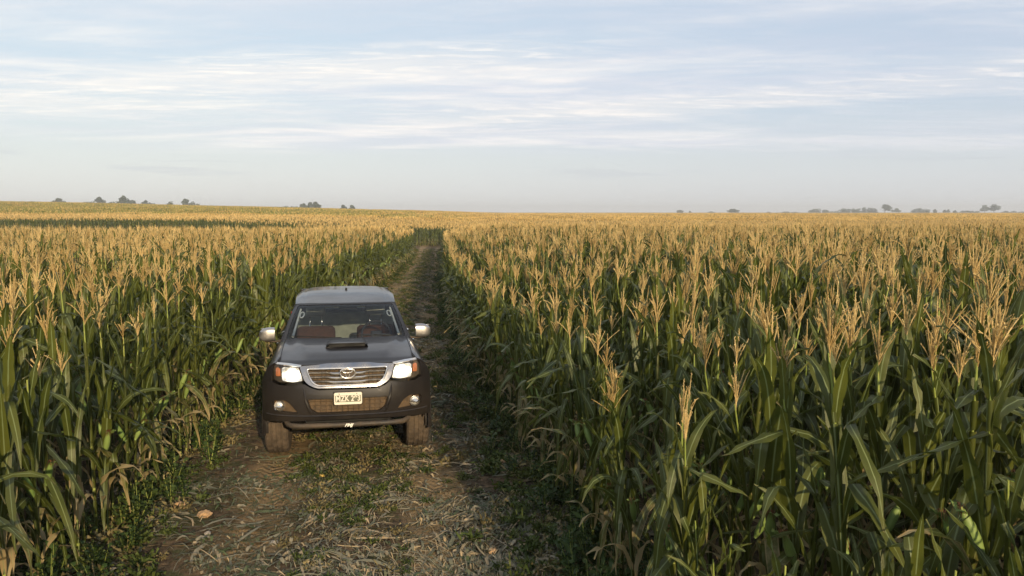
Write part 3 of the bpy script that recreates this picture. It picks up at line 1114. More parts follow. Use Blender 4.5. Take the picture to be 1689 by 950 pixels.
def lit_bowl(name, col, lo, hi, scale):
    m, nt, out = new_mat(name)
    b = N(nt, 'ShaderNodeBsdfPrincipled', ins={'Metallic': 0.9, 'Roughness': 0.30})
    b.inputs['Base Color'].default_value = (0.8, 0.78, 0.72, 1)
    tc = N(nt, 'ShaderNodeTexCoord')
    b.inputs['Emission Color'].default_value = (*col, 1)
    fl = noise(nt, mapping(nt, tc.outputs['Object'], (7, 1, 0.8)), scale, 2, 0.6)
    L(nt, math_n(nt, 'MULTIPLY', smap(nt, noise(nt, tc.outputs['Object'], scale, 3, 0.6), 0.35, 0.6, lo, hi), smap(nt, fl, 0.4, 0.6, 0.6, 1.1)), b.inputs['Emission Strength'])
    L(nt, b.outputs[0], out.inputs[0])
    return m


M_LITBOWL = lit_bowl('lit_headlamp_reflector', (1.0, 0.90, 0.70), 0.05, 0.60, 30)
M_FOGBOWL = lit_bowl('lit_fog_reflector', (1.0, 0.80, 0.50), 0.25, 0.5, 20)


def pip(poly, x, y):
    ins = False
    j = len(poly) - 1
    for i in range(len(poly)):
        xi, yi = poly[i]; xj, yj = poly[j]
        if (yi > y) != (yj > y) and x < (xj - xi) * (y - yi) / (yj - yi) + xi:
            ins = not ins
        j = i
    return ins


def dens(poly, step):
    out = []
    for i in range(len(poly)):
        a = Vector(poly[i]); b = Vector(poly[(i + 1) % len(poly)])
        n = max(1, int((b - a).length / step))
        for k in range(n):
            out.append(tuple(a.lerp(b, k / n)))
    return out


def rounded(poly, r, n=4):
    """round the corners of a polygon"""
    out = []
    m = len(poly)
    for i in range(m):
        p0, p, p1 = Vector(poly[i - 1]), Vector(poly[i]), Vector(poly[(i + 1) % m])
        rr = min(r, (p0 - p).length * 0.45, (p1 - p).length * 0.45)
        a = p + (p0 - p).normalized() * rr; b = p + (p1 - p).normalized() * rr
        for k in range(n + 1):
            t = k / n
            out.append(tuple(a * (1 - t) ** 2 + p * 2 * t * (1 - t) + b * t * t))
    return out


def panel(mb, poly, surf, th=0.02, step=0.05, holes=(), flip=1, lift=0.0, mat=0, sheet=False):
    """a polygon in a surface's own coordinates, laid on that surface with a thickness"""
    loops = [dens(poly, step)] + [dens(h, step * 0.7) for h in holes]
    vs, es = [], []
    for lp in loops:
        b = len(vs)
        vs += [Vector(p) for p in lp]
        es += [(b + i, b + (i + 1) % len(lp)) for i in range(len(lp))]
    xs = [p[0] for p in poly]; ys = [p[1] for p in poly]
    x = min(xs) + step / 2
    while x < max(xs):
        y = min(ys) + step / 2
        while y < max(ys):
            if pip(poly, x, y) and not any(pip(h, x, y) for h in holes):
                if all((Vector((x, y)) - v).length > step * 0.35 for v in vs[:sum(len(l) for l in loops)]):
                    vs.append(Vector((x, y)))
            y += step
        x += step
    r = delaunay_2d_cdt(vs, es, [], 0, 1e-6)
    V2, F2 = r[0], r[2]
    F = []
    for f in F2:
        cx = sum(V2[i].x for i in f) / len(f); cy = sum(V2[i].y for i in f) / len(f)
        if pip(loops[0], cx, cy) and not any(pip(h, cx, cy) for h in loops[1:]):
            F.append(tuple(f))
    e = 0.004
    front, back = [], []
    for v in V2:
        p = Vector(surf(v.x, v.y))
        du = Vector(surf(v.x + e, v.y)) - Vector(surf(v.x - e, v.y))
        dv = Vector(surf(v.x, v.y + e)) - Vector(surf(v.x, v.y - e))
        n = du.cross(dv)
        n = n.normalized() * flip if n.length > 1e-12 else Vector((0, -1, 0))
        front.append(p + n * lift)
        back.append(p + n * (lift - th))
    mb.add(front, F if flip > 0 else [tuple(reversed(f)) for f in F], mat=mat)
    if sheet:
        return mb
    mb.add(back, [tuple(reversed(f)) for f in F] if flip > 0 else F, mat=mat)
    cnt = {}
    for f in F:
        for i in range(len(f)):
            a, b = f[i], f[(i + 1) % len(f)]
            cnt[(a, b)] = cnt.get((a, b), 0) + 1
    for (a, b) in list(cnt):
        if (b, a) not in cnt:
            q = [front[a], back[a], back[b], front[b]]
            mb.add(q, [(0, 1, 2, 3)] if flip > 0 else [(3, 2, 1, 0)], mat=mat)
    return mb


def mir(poly):
    return [(-x, y) for x, y in reversed(poly)]


ZG = [0.40, 0.50, 0.56, 0.62, 0.72, 0.80, 0.88, 0.95, 1.02, 1.10, 1.14]
YG = [-0.78, -0.855, -0.885, -0.895, -0.905, -0.90, -0.885, -0.865, -0.845, -0.810, -0.775]


def fasc(x, z):      # the front of the truck: curved round in plan, shaped in height
    q = min(abs(x) / 0.93, 0.999)
    return (x, float(np.interp(z, ZG, YG)) + 0.50 * (1 - math.sqrt(1 - q ** 3)), z)


HT = [0.40, 0.50, 0.62, 0.75, 0.88, 0.97, 1.05, 1.12, 1.18, 1.24]
HX = [0.83, 0.855, 0.872, 0.880, 0.876, 0.862, 0.835, 0.795, 0.750, 0.700]
HZ = [0.40, 0.50, 0.62, 0.75, 0.88, 0.97, 1.05, 1.115, 1.150, 1.165]


def side_s(sg):
    def f(y, h):
        x = float(np.interp(h, HT, HX)); z = float(np.interp(h, HT, HZ))
        rise = float(ss(h, 1.0, 1.2)) * (0.045 * float(ss(y, -0.75, 0.3)) - 0.030 * (1 - float(ss(y, -0.78, -0.45))))
        rear = 0.02 * float(ss(y, 2.6, 4.3))
        return (sg * (x - rear), y, z + rise)
    return f


def hood_s(u, v):     # u across -1..1, v 0 front .. 1 windscreen
    w = 0.702
    x = u * w
    yf = fasc(x, 1.13)[1] + 0.012
    yb = 0.26 + 0.20 * abs(u) ** 2.2
    y = yf + (yb - yf) * v
    z = 1.120 + 0.085 * (1 - (1 - v) ** 2.1) + 0.012 * (1 - u * u)
    z -= 0.016 * (1 - float(ss(v, 0, 0.10)))
    ridge = 0.88 - 0.30 * (1 - v) ** 1.1
    z += 0.022 * float(ss(ridge - abs(u), -0.035, 0.045)) * float(ss(v, 0.03, 0.3))
    return (x, y, z)


def build_truck():
    ang = math.atan2(1.923, 9.59)
    root = empty('pickup_truck', (-1.885, 9.59, -0.012), ang)
    prop(root, 'dusty dark grey double cab pickup truck facing the viewer on the dirt track', 'pickup truck')
    arch = lambda cy, r, n=22: [(cy + r * math.cos(math.pi * (1 - i / n)), 0.385 + r * math.sin(math.pi * (1 - i / n)) * 1.02) for i in range(n + 1)]
    # ---- body: sides, fender tops, bed
    body = MB()
    WB = 3.085
    for sg in (-1, 1):
        f = side_s(sg)
        poly = [(-0.56, 0.46)] + [(-0.475, 0.46)] + [p for p in arch(0, 0.455) if p[1] > 0.465 or True][1:-1] + [(0.475, 0.46), (2.61, 0.46)] + \
            [(p[0] + WB, p[1]) for p in [(q[0], q[1]) for q in arch(0, 0.455)]][1:-1] + [(3.57, 0.46), (4.33, 0.50), (4.36, 0.8), (4.35, 1.12), (1.3, 1.12), (0.62, 1.15), (0.52, 1.235), (-0.20, 1.235), (-0.50, 1.238), (-0.66, 1.20), (-0.62, 1.08), (-0.585, 0.98), (-0.56, 0.9)]
        panel(body, poly, f, 0.02, 0.055, flip=sg)
    # bed: inner floor, front wall, tailgate shell and top rails
    for sg in (-1, 1):
        box(body, (sg * 0.775, 3.66, 1.125), (0.075, 1.40, 0.035), 0.012)
        box(body, (sg * 0.735, 3.66, 0.95), (0.03, 1.36, 0.36), 0.008)
    box(body, (0, 3.66, 0.77), (1.46, 1.38, 0.03))
    box(body, (0, 2.99, 0.92), (1.52, 0.03, 0.42), 0.008)
    body.obj('body', M_PAINT, root, angle=35)
    # ---- front bumper
    bm_ = MB()
    HL = [(-0.775, 0.955), (-0.768, 1.065), (-0.735, 1.112), (-0.62, 1.108), (-0.495, 1.085), (-0.455, 0.945), (-0.56, 0.925), (-0.70, 0.925)]
    HLr = rounded(HL, 0.025)
    GR = [(-0.485, 1.100), (0.485, 1.100), (0.440, 0.975), (0.385, 0.905), (0.300, 0.875), (-0.300, 0.875), (-0.385, 0.905), (-0.440, 0.975)]
    out_b = [(-0.885, 0.50), (-0.66, 0.525), (-0.30, 0.545), (0.30, 0.545), (0.66, 0.525), (0.885, 0.50), (0.89, 0.80), (0.885, 0.93), (0.80, 0.945),
             (0.72, 0.912), (0.56, 0.908), (0.44, 0.925), (0.38, 0.888), (0.30, 0.862), (-0.30, 0.862), (-0.38, 0.888), (-0.44, 0.925), (-0.56, 0.908), (-0.72, 0.912), (-0.80, 0.945), (-0.885, 0.93), (-0.89, 0.80)]
    intake = rounded([(-0.415, 0.772), (0.415, 0.772), (0.385, 0.665), (0.32, 0.622), (-0.32, 0.622), (-0.385, 0.665)], 0.02)
    fog = rounded([(-0.785, 0.745), (-0.66, 0.765), (-0.585, 0.73), (-0.505, 0.622), (-0.66, 0.632), (-0.775, 0.645)], 0.03)
    panel(bm_, out_b, lambda a, b: fasc(a, b), 0.035, 0.035, holes=[intake, fog, mir(fog)])
    # raised ridges that frame the middle, and the lower lip
    for sg in (-1, 1):
        pts = [fasc(sg * 0.452, 0.905), fasc(sg * 0.445, 0.83), fasc(sg * 0.425, 0.74), fasc(sg * 0.40, 0.66), fasc(sg * 0.375, 0.60)]
        tube(bm_, [(p[0], p[1] + 0.006, p[2]) for p in pts], [0.006, 0.016, 0.018, 0.018, 0.008], 8)
    lip = [fasc(x, 0.592) for x in np.linspace(-0.84, 0.84, 30)]
    tube(bm_, [(p[0], p[1] + 0.012, p[2]) for p in lip], 0.022, 8, flat=0.6)
    bum = bm_.obj('front_bumper', M_PAINT, root, angle=35)
    # fender corners beside the lamps
    for sg in (-1, 1):
        fc = MB()
        pl = [(-0.89, 0.925), (-0.788, 0.945), (-0.782, 1.07), (-0.76, 1.125), (-0.80, 1.110), (-0.84, 1.05), (-0.875, 0.97)]
        panel(fc, pl if sg < 0 else mir(pl), fasc, 0.03, 0.03)
        fc.obj('fender_corner', M_PAINT, root, angle=35)
    # intake mesh, fog pockets
    im = MB()
    back = lambda d: (lambda a, b: (fasc(a, b)[0], fasc(a, b)[1] + d, b))
    panel(im, [(-0.43, 0.79), (0.43, 0.79), (0.40, 0.60), (-0.40, 0.60)], back(0.055), 0.01, 0.06)
    for i in range(-7, 8):
        x = i * 0.056
        tube(im, [back(0.045)(x, 0.775), back(0.035)(x, 0.62)], 0.004, 4)
    for z in (0.655, 0.70, 0.74):
        tube(im, [back(0.042)(x, z) for x in np.linspace(-0.41, 0.41, 12)], 0.004, 4)
    im.obj('lower_intake_mesh', M_DUSTY_MESH, root, smooth=False)
    for sg in (-1, 1):
        fg = empty('fog_light'); fg.parent = root
        pk = MB()
        pl = [(-0.80, 0.78), (-0.50, 0.78), (-0.49, 0.605), (-0.79, 0.61)]
        panel(pk, pl if sg < 0 else mir(pl), back(0.060), 0.01, 0.05)
        pk.obj('pocket', M_DUSTY_MESH, fg)
        c = fasc(sg * 0.700, 0.690)
        fl = MB()
        d = Vector((sg * 0.18, -1, 0)).normalized()
        cc = Vector(c) + Vector((0, 0.012, 0))
        tube(fl, [cc - d * 0.03, cc + d * 0.012, cc + d * 0.018, cc + d * 0.012], [0.055, 0.055, 0.050, 0.044], 24)
        fl.obj('ring', M_CHROME, fg, angle=30)
        gl = MB()
        tube(gl, [cc + d * 0.010, cc + d * 0.020, cc + d * 0.026], [0.044, 0.036, 0.012], 24)
        gl.obj('lens', M_FOGBOWL, fg, angle=40)
        bl = MB()
        tube(bl, [cc + d * 0.0205, cc + d * 0.0285, cc + d * 0.030], [0.024, 0.018, 0.004], 14)
        bl.obj('bulb', M_FOGBULB, fg)
    # ---- headlights
    for sg in (-1, 1):
        hd = empty('headlight'); hd.parent = root
        pl = HL if sg < 0 else mir(HL)
        m_ = MB(); panel(m_, pl, back(0.075), 0.01, 0.05); m_.obj('housing', M_BLACK, hd)
        ref = rounded([(-0.672, 0.945), (-0.678, 1.068), (-0.655, 1.084), (-0.502, 1.078), (-0.462, 0.950), (-0.56, 0.936)], 0.02)
        m_ = MB()
        def bowl(a, b, sg=sg):
            p = back(0.048)(a, b)
            r = ((a - sg * 0.575) / 0.10) ** 2 + ((b - 1.005) / 0.075) ** 2
            return (p[0], p[1] + 0.030 * max(0, 1 - r), p[2])
        panel(m_, ref if sg < 0 else mir(ref), bowl, 0.006, 0.018); m_.obj('reflector', M_LITBOWL, hd, angle=50)
        m_ = MB()
        for (cx, cz, r) in ((0.600, 1.008, 0.044), (0.520, 1.010, 0.030)):
            c = Vector(back(0.046)(sg * cx, cz))
            tube(m_, [c, c + Vector((0, -0.012, 0)), c + Vector((0, -0.020, 0))], [r, r * 0.8, r * 0.2], 18)
        m_.obj('bulb', M_BULB, hd)
        am = rounded([(-0.738, 0.992), (-0.740, 1.068), (-0.722, 1.080), (-0.698, 1.074), (-0.694, 0.992)], 0.012)
        m_ = MB(); panel(m_, am if sg < 0 else mir(am), back(0.030), 0.012, 0.02); m_.obj('turn_signal', M_AMBER, hd, angle=50)
        m_ = MB(); panel(m_, HLr if sg < 0 else mir(HLr), fasc, 0.006, 0.03, lift=0.002, sheet=True); m_.obj('lens', M_LENS, hd, angle=50)
        m_ = MB()
        top = [(-0.765, 1.115), (-0.74, 1.133), (-0.60, 1.128), (-0.47, 1.112), (-0.48, 1.094), (-0.62, 1.109), (-0.735, 1.114)]
        panel(m_, top if sg < 0 else mir(top), fasc, 0.02, 0.02, lift=0.006); m_.obj('chrome_strip', M_CHROME, hd, angle=50)
    # ---- grille
    gr = empty('grille'); gr.parent = root
    m_ = MB(); panel(m_, [(-0.47, 1.095), (0.47, 1.095), (0.43, 0.96), (0.36, 0.88), (-0.36, 0.88), (-0.43, 0.96)], back(0.085), 0.01, 0.06)
    m_.obj('backing', M_DUSTY_MESH, gr)
    gin = [(-0.418, 1.076), (0.418, 1.076), (0.392, 0.995), (0.352, 0.935), (0.300, 0.908), (-0.300, 0.908), (-0.352, 0.935), (-0.392, 0.995)]
    gout = [(-0.490, 1.100), (-0.30, 1.112), (-0.22, 1.124), (0.22, 1.124), (0.30, 1.112), (0.490, 1.100), (0.446, 0.965), (0.395, 0.915), (0.315, 0.882), (-0.315, 0.882), (-0.395, 0.915), (-0.446, 0.965)]
    m_ = MB(); panel(m_, rounded(gout, 0.03), fasc, 0.05, 0.025, holes=[rounded(gin, 0.03)], lift=0.006)
    m_.obj('chrome_surround', M_CHROME_DARK, gr, angle=40)
    m_ = MB()
    rim_in = rounded(gin, 0.03)
    tube(m_, [(p[0], p[1] - 0.008, p[2]) for p in [fasc(a, b) for a, b in dens(rim_in, 0.03)] + [fasc(*rim_in[0])]], 0.0095, 8, False)
    m_.obj('chrome_rim', M_CHROME, gr, angle=40)
    for j, (z, hw) in enumerate(((1.036, 0.405), (0.992, 0.388), (0.949, 0.355))):
        m_ = MB()
        vs, fs = [], []
        xs_ = np.linspace(-hw, hw, 33)
        for x in xs_:
            dip = 0.013 * float(ss(0.22 - abs(x), 0.0, 0.09))
            hh = 0.0065 + 0.0045 * float(ss(0.22 - abs(x), 0.0, 0.09))
            zz = z - dip
            p = fasc(x, zz)
            vs += [(x, p[1] + 0.004, zz + hh), (x, p[1] - 0.003, zz + hh * 0.4), (x, p[1] - 0.001, zz - hh), (x, p[1] + 0.045, zz - hh * 0.6), (x, p[1] + 0.045, zz + hh * 1.2)]
        for i in range(len(xs_) - 1):
            for k in range(5):
                fs.append((i * 5 + k, i * 5 + (k + 1) % 5, (i + 1) * 5 + (k + 1) % 5, (i + 1) * 5 + k))
        m_.add(vs, fs)
        m_.obj('slat', M_CHROME, gr, angle=30)
    m_ = MB()
    for i in range(-8, 9):
        x = i * 0.044
        tube(m_, [back(0.06)(x, 1.075), back(0.06)(x, 0.90)], 0.0035, 4)
    m_.obj('grille_bars', M_BLACK, gr, smooth=False)
    # emblem: an oval ring with two crossed ovals inside
    em = MB()
    c0 = Vector(fasc(0, 1.030)) + Vector((0, -0.022, 0))

    def oval(cx, cz, a, b, r, n=40):
        tube(em, [c0 + Vector((cx + a * math.cos(2 * math.pi * k / n), 0.15 * 0 - 0.0, cz + b * math.sin(2 * math.pi * k / n))) for k in range(n + 1)], r, 8, False)
    oval(0, 0, 0.078, 0.053, 0.0085)
    oval(0, 0.0, 0.022, 0.048, 0.0062)
    oval(0, 0.022, 0.053, 0.019, 0.0062)
    em.obj('emblem', M_CHROME, gr)
    m_ = MB()
    tube(m_, [c0 + Vector((0, 0.03, 0)), c0 + Vector((0, 0.004, 0))], [0.070, 0.070], 32)
    for v in range(len(m_.v)):
        p = m_.v[v]; m_.v[v] = (p[0] * 1.1, p[1], (p[2] - c0.z) * 0.74 + c0.z)
    m_.obj('emblem_back', M_BLACK, gr, angle=30)
    # ---- number plate
    pr = empty('number_plate', (0, -0.928, 0.776)); pr.parent = root
    pr.rotation_euler = (R(4), 0, 0)
    m_ = MB(); panel(m_, rounded([(-0.142, -0.064), (0.142, -0.064), (0.142, 0.064), (-0.142, 0.064)], 0.018), lambda a, b: (a, 0, b), 0.006, 0.03)
    m_.obj('plate', M_PLATE_W, pr, angle=30)
    m_ = MB(); panel(m_, rounded([(-0.130, -0.036), (0.130, -0.036), (0.130, 0.034), (-0.130, 0.034)], 0.008), lambda a, b: (a, -0.003, b), 0.003, 0.03, lift=0.001)
    m_.obj('plate_field', M_PLATE_F, pr, angle=30)
    m_ = MB(); box(m_, (0, 0.022, 0.0), (0.30, 0.03, 0.135), 0.006); m_.obj('plate_holder', M_BLACK, pr, angle=30)

    def text(name, body_, size, mat, loc, parent, shear=0.0, sx=1.0, bold=0.0):
        cu = bpy.data.curves.new(name, 'FONT')
        cu.body = body_; cu.size = size; cu.align_x = 'CENTER'; cu.align_y = 'CENTER'
        cu.extrude = 0.0015; cu.offset = bold; cu.shear = shear
        to = bpy.data.objects.new(name, cu)
        COL.objects.link(to)
        bpy.context.view_layer.update()
        me = bpy.data.meshes.new_from_object(to.evaluated_get(bpy.context.evaluated_depsgraph_get()))
        bpy.data.objects.remove(to)
        me.transform(Matrix.Diagonal((sx, 1, 1, 1)))
        me.transform(Matrix.Rotation(R(90), 4, 'X'))
        me.materials.clear(); me.materials.append(mat)
        o = bpy.data.objects.new(name, me)
        COL.objects.link(o); o.parent = parent; o.location = loc
        return o
    text('plate_lettering', 'MZK 293', 0.082, M_PLATE_W, (0, -0.0065, -0.001), pr, sx=0.80, bold=0.0022)
    m_ = MB()
    for x in (-0.09, 0.09):
        tube(m_, [(x, 0.0, 0.050), (x, -0.004, 0.050)], 0.005, 8)
    m_.obj('bolt', M_BLACK, pr)
    # ---- tubular guard under the bumper
    ng = empty('bumper_guard'); ng.parent = root
    m_ = MB()
    pts = [(-0.64, -0.70, 0.515), (-0.615, -0.80, 0.500), (-0.57, -0.865, 0.497)] + [(x, -0.885 - 0.02 * (1 - (x / 0.55) ** 2), 0.495) for x in np.linspace(-0.5, 0.5, 9)] + [(0.57, -0.865, 0.497), (0.615, -0.80, 0.500), (0.64, -0.70, 0.515)]
    tube(m_, pts, 0.027, 14); m_.obj('tube', M_BLACK, ng)
    text('badge_lettering', 'FMJ', 0.042, M_BADGE, (0, -0.934, 0.494), ng, shear=0.4, sx=1.25, bold=0.0018)
    # ---- hood
    m_ = MB()
    nu, nv = 40, 40
    vs = [hood_s(-1 + 2 * i / nu, j / nv) for j in range(nv + 1) for i in range(nu + 1)]
    fs = [(j * (nu + 1) + i, j * (nu + 1) + i + 1, (j + 1) * (nu + 1) + i + 1, (j + 1) * (nu + 1) + i) for j in range(nv) for i in range(nu)]
    m_.add(vs, fs)
    bd = [hood_s(-1 + 2 * i / nu, 0) for i in range(nu + 1)]
    b2 = [(p[0], p[1] + 0.008, p[2] - 0.03) for p in bd]
    m_.add(bd + b2, [(i, i + nu + 1, i + nu + 2, i + 1) for i in range(nu)])
    hood = m_.obj('hood', M_PAINT, root, angle=40)
    for sg in (-1, 1):
        m_ = MB()
        tube(m_, [tuple(Vector(hood_s(sg * 1.004, t)) + Vector((0, 0, 0.003))) for t in np.linspace(0.0, 1.0, 16)], 0.0045, 5, False)
        m_.obj('hood_gap', M_DARK, hood)
    m_ = MB()
    tube(m_, [tuple(Vector(hood_s(u, 0.0)) + Vector((0, -0.004, -0.006))) for u in np.linspace(-0.99, 0.99, 30)], 0.006, 5, False)
    m_.obj('hood_gap', M_DARK, hood)
    # scoop
    m_ = MB()
    vs, fs = [], []
    ns, na = 18, 24
    for j in range(ns + 1):
        t = j / ns
        y = -0.30 + t * 0.52
        hw = 0.235 - 0.035 * t
        hgt = 0.046 * (1 - t ** 1.6) + 0.001
        for i in range(na + 1):
            a = -1 + 2 * i / na
            x = a * hw
            u = max(-1, min(1, x / 0.702))
            yf = fasc(x, 1.13)[1] + 0.012; yb = 0.26 + 0.20 * abs(u) ** 2.2
            zb = hood_s(u, (y - yf) / (yb - yf))[2]
            vs.append((x, y + 0.0, zb + hgt * (1 - abs(a) ** 7) ** 0.6 - 0.002))
    for j in range(ns):
        for i in range(na):
            fs.append((j * (na + 1) + i, j * (na + 1) + i + 1, (j + 1) * (na + 1) + i + 1, (j + 1) * (na + 1) + i))
    m_.add(vs, fs)
    sc = m_.obj('hood_scoop', M_PAINT, hood, angle=60)
    m_ = MB()
    zc = hood_s(0, 0.48)[2]
    box(m_, (0, -0.255, zc + 0.014), (0.40, 0.03, 0.040), 0.004)
    m_.obj('scoop_opening', M_DARK, hood)
    m_ = MB()
    fr = [(-0.222, zc + 0.002), (-0.222, zc + 0.032), (-0.19, zc + 0.042), (0.19, zc + 0.042), (0.222, zc + 0.032), (0.222, zc + 0.002)]
    tube(m_, [(a, -0.302, b) for a, b in fr] + [(-0.222, -0.302, zc + 0.002)], 0.005, 8, False)
    m_.obj('scoop_rim', M_PAINT, hood)
    # ---- cab
    def wsf(u, v):      # windscreen, u -1..1, v 0..1
        hw = 0.735 + (0.618 - 0.735) * v
        x = u * hw
        y = (0.30 + 0.17 * u * u) * (1 - v) + (1.03 + 0.13 * u * u) * v
        z = 1.205 * (1 - v) + (1.572 - 0.020 * u * u) * v + 0.03 * math.sin(math.pi * v)
        return (x, y, z)
    glass_uv = rounded([(-0.955, 0.02), (0.955, 0.02), (0.935, 0.955), (-0.935, 0.955)], 0.04)
    m_ = MB(); panel(m_, [(-1, -0.03), (1, -0.03), (1, 1.0), (-1, 1.0)], wsf, 0.03, 0.07, holes=[glass_uv])
    cab = m_
    wg = MB(); panel(wg, [(-0.975, 0.0), (0.975, 0.0), (0.955, 0.975), (-0.955, 0.975)], wsf, 0.005, 0.09, lift=-0.004, sheet=True)
    wso = wg.obj('windscreen', M_GLASS, root, angle=60)
    # dark ceramic band round the glass, inside
    fb = MB(); panel(fb, glass_uv, wsf, 0.002, 0.07, holes=[rounded([(-0.925, 0.06), (0.925, 0.06), (0.90, 0.90), (-0.90, 0.90)], 0.05)], lift=-0.013)
    fb.obj('glass_border', M_DARK, wso)
    # roof
    def roof(u, v):
        y = (1.03 + 0.13 * u * u) * (1 - v) + (2.98 - 0.06 * u * u) * v
        hw = 0.618 + 0.022 * math.sin(math.pi * v)
        zc_ = 1.572 + 0.066 * math.sin(math.pi * 0.5 * min(1, v / 0.55)) - 0.05 * max(0, v - 0.55)
        zz = zc_ - 0.014 * u * u - 0.045 * abs(u) ** 9 * math.sin(math.pi * min(1, v * 1.4 + 0.02) * 0.5)
        for s_ in (-0.83, 0.83):
            zz -= 0.008 * math.exp(-((u - s_) / 0.022) ** 2) * float(ss(v, 0.02, 0.08))
        return (u * hw, y, zz)
    nu, nv = 60, 30
    vs = [roof(-1 + 2 * i / nu, j / nv) for j in range(nv + 1) for i in range(nu + 1)]
    fs = [(j * (nu + 1) + i, j * (nu + 1) + i + 1, (j + 1) * (nu + 1) + i + 1, (j + 1) * (nu + 1) + i) for j in range(nv) for i in range(nu)]
    cab.add(vs, fs)
    # sides of the cab: pillars with window openings
    for sg in (-1, 1):
        def cs(y, z, sg=sg):
            t = (z - 1.12) / 0.45
            return (sg * (0.790 - 0.165 * t - 0.01 * t * t), y, z)
        def zt(y):
            v = (y - 1.16) / 1.76
            return roof(1.0, max(0, min(1, v)))[2]
        top = [(y, zt(y) + 0.004) for y in np.linspace(1.14, 2.92, 9)]
        poly = [(0.42, 1.12), (2.97, 1.12), (2.97, 1.3)] + list(reversed(top)) + [(0.48, 1.215)]
        w1 = rounded([(0.72, 1.175), (1.85, 1.175), (1.85, 1.515), (1.24, 1.515)], 0.04)
        w2 = rounded([(1.95, 1.175), (2.72, 1.175), (2.60, 1.50), (1.95, 1.52)], 0.04)
        panel(cab, poly, cs, 0.03, 0.07, holes=[w1, w2], flip=sg)
        g = MB(); panel(g, [(0.69, 1.16), (1.87, 1.16), (1.87, 1.53), (1.22, 1.53)], cs, 0.004, 0.12, flip=sg, lift=-0.012, sheet=True)
        g.obj('side_window', M_SIDE_GLASS, root)
        g = MB(); panel(g, [(1.93, 1.16), (2.76, 1.16), (2.62, 1.53), (1.93, 1.53)], cs, 0.004, 0.12, flip=sg, lift=-0.012, sheet=True)
        g.obj('side_window', M_SIDE_GLASS, root)
    # back of the cab
    def bk(x, z):
        t = (z - 0.9) / 0.7
        return (x * (1 - 0.0), 2.985 - 0.05 * t, z)
    rw = rounded([(-0.50, 1.20), (0.50, 1.20), (0.46, 1.50), (-0.46, 1.50)], 0.04)
    panel(cab, [(-0.79, 0.75), (0.79, 0.75), (0.79, 1.12), (0.625, 1.585), (0.3, 1.60), (-0.3, 1.60), (-0.625, 1.585), (-0.79, 1.12)], bk, 0.03, 0.08, holes=[rw], flip=-1)
    cab.obj('cab', M_PAINT, root, angle=35)
    g = MB(); panel(g, [(-0.52, 1.18), (0.52, 1.18), (0.48, 1.52), (-0.48, 1.52)], bk, 0.004, 0.15, flip=-1, lift=-0.012, sheet=True)
    g.obj('rear_window', M_REAR_GLASS, root)
    # scuttle under the wipers and cab floor
    m_ = MB()
    vs, fs = [], []
    for i in range(25):
        u = -1 + i / 12
        a = hood_s(u, 1.0); b = wsf(u * 0.98, 0.0)
        vs += [(a[0], a[1] - 0.02, a[2] - 0.022), (b[0], b[1] + 0.03, b[2] - 0.008)]
    for i in range(24):
        fs.append((2 * i, 2 * i + 2, 2 * i + 3, 2 * i + 1))
    m_.add(vs, fs); m_.obj('scuttle', M_BLACK, root)
    # wipers
    for (u0, u1, v1) in ((0.02, -0.80, 0.055), (0.83, 0.05, 0.075)):
        m_ = MB()
        a = Vector(wsf(u0, 0.0)); b = Vector(wsf((u0 + u1) / 2, v1 * 0.9)); off = Vector((0, -0.02, 0.015))
        tube(m_, [a + off, b + off * 1.3], [0.008, 0.005], 6)
        tube(m_, [Vector(wsf(u0 + (u1 - u0) * t, 0.012 + v1 * (0.3 + 0.7 * t))) + off for t in np.linspace(0.12, 1, 8)], 0.006, 6)
        m_.obj('wiper', M_DARK, root)
    # antenna at the back of the roof
    m_ = MB(); p = Vector(roof(0.02, 0.55)); box(m_, p + Vector((0, 0, 0.012)), (0.030, 0.06, 0.030), 0.008); m_.obj('antenna_base', M_DARK, root, angle=30)
    # flares
    for cy in (0.0, WB):
        for sg in (-1, 1):
            m_ = MB()
            n = 26; vs, fs = [], []
            for i in range(n + 1):
                a = math.pi * (-0.04 + 1.08 * i / n)
                for (r, x) in ((0.452, 0.845), (0.450, 0.905), (0.462, 0.912), (0.500, 0.905), (0.520, 0.868)):
                    vs.append((sg * x, cy - r * math.cos(a), 0.385 + r * math.sin(a) * 1.02))
            for i in range(n):
                for k in range(4):
                    q = (i * 5 + k, i * 5 + k + 1, (i + 1) * 5 + k + 1, (i + 1) * 5 + k)
                    fs.append(q if sg > 0 else q[::-1])
            m_.add(vs, fs); m_.obj('wheel_flare', M_PAINT, root, angle=50)
            m_ = MB()       # inner liner
            vs, fs = [], []
            for i in range(n + 1):
                a = 0.42 + (math.pi - 0.42) * i / n
                for x in (0.50, 0.86):
                    vs.append((sg * x, cy - 0.448 * math.cos(a), 0.385 + 0.448 * math.sin(a) * 1.02))
            for i in range(n):
                fs.append((2 * i, 2 * i + 1, 2 * i + 3, 2 * i + 2))
            m_.add(vs, fs); m_.obj('arch_liner', M_BLACK, root)
            # wheel
            w = empty('wheel', (sg * 0.772, cy, 0.388)); w.parent = root
            m_ = MB()
            prof = [(-0.105, 0.215), (-0.128, 0.27), (-0.132, 0.33), (-0.122, 0.365), (-0.104, 0.384), (-0.06, 0.388), (-0.056, 0.380), (-0.046, 0.380), (-0.042, 0.389), (-0.006, 0.389), (-0.003, 0.381), (0.003, 0.381), (0.006, 0.389), (0.042, 0.389), (0.046, 0.380), (0.056, 0.380), (0.06, 0.388), (0.104, 0.384), (0.122, 0.365), (0.132, 0.33), (0.128, 0.27), (0.105, 0.215)]
            lug = lambda i, k: (-0.007 if (k % 3 == (i // 4) % 3 and prof[i][1] > 0.36) else 0)
            lathe_x(m_, prof, 84, mod=lug); m_.obj('tyre', M_MUD, w, angle=25)
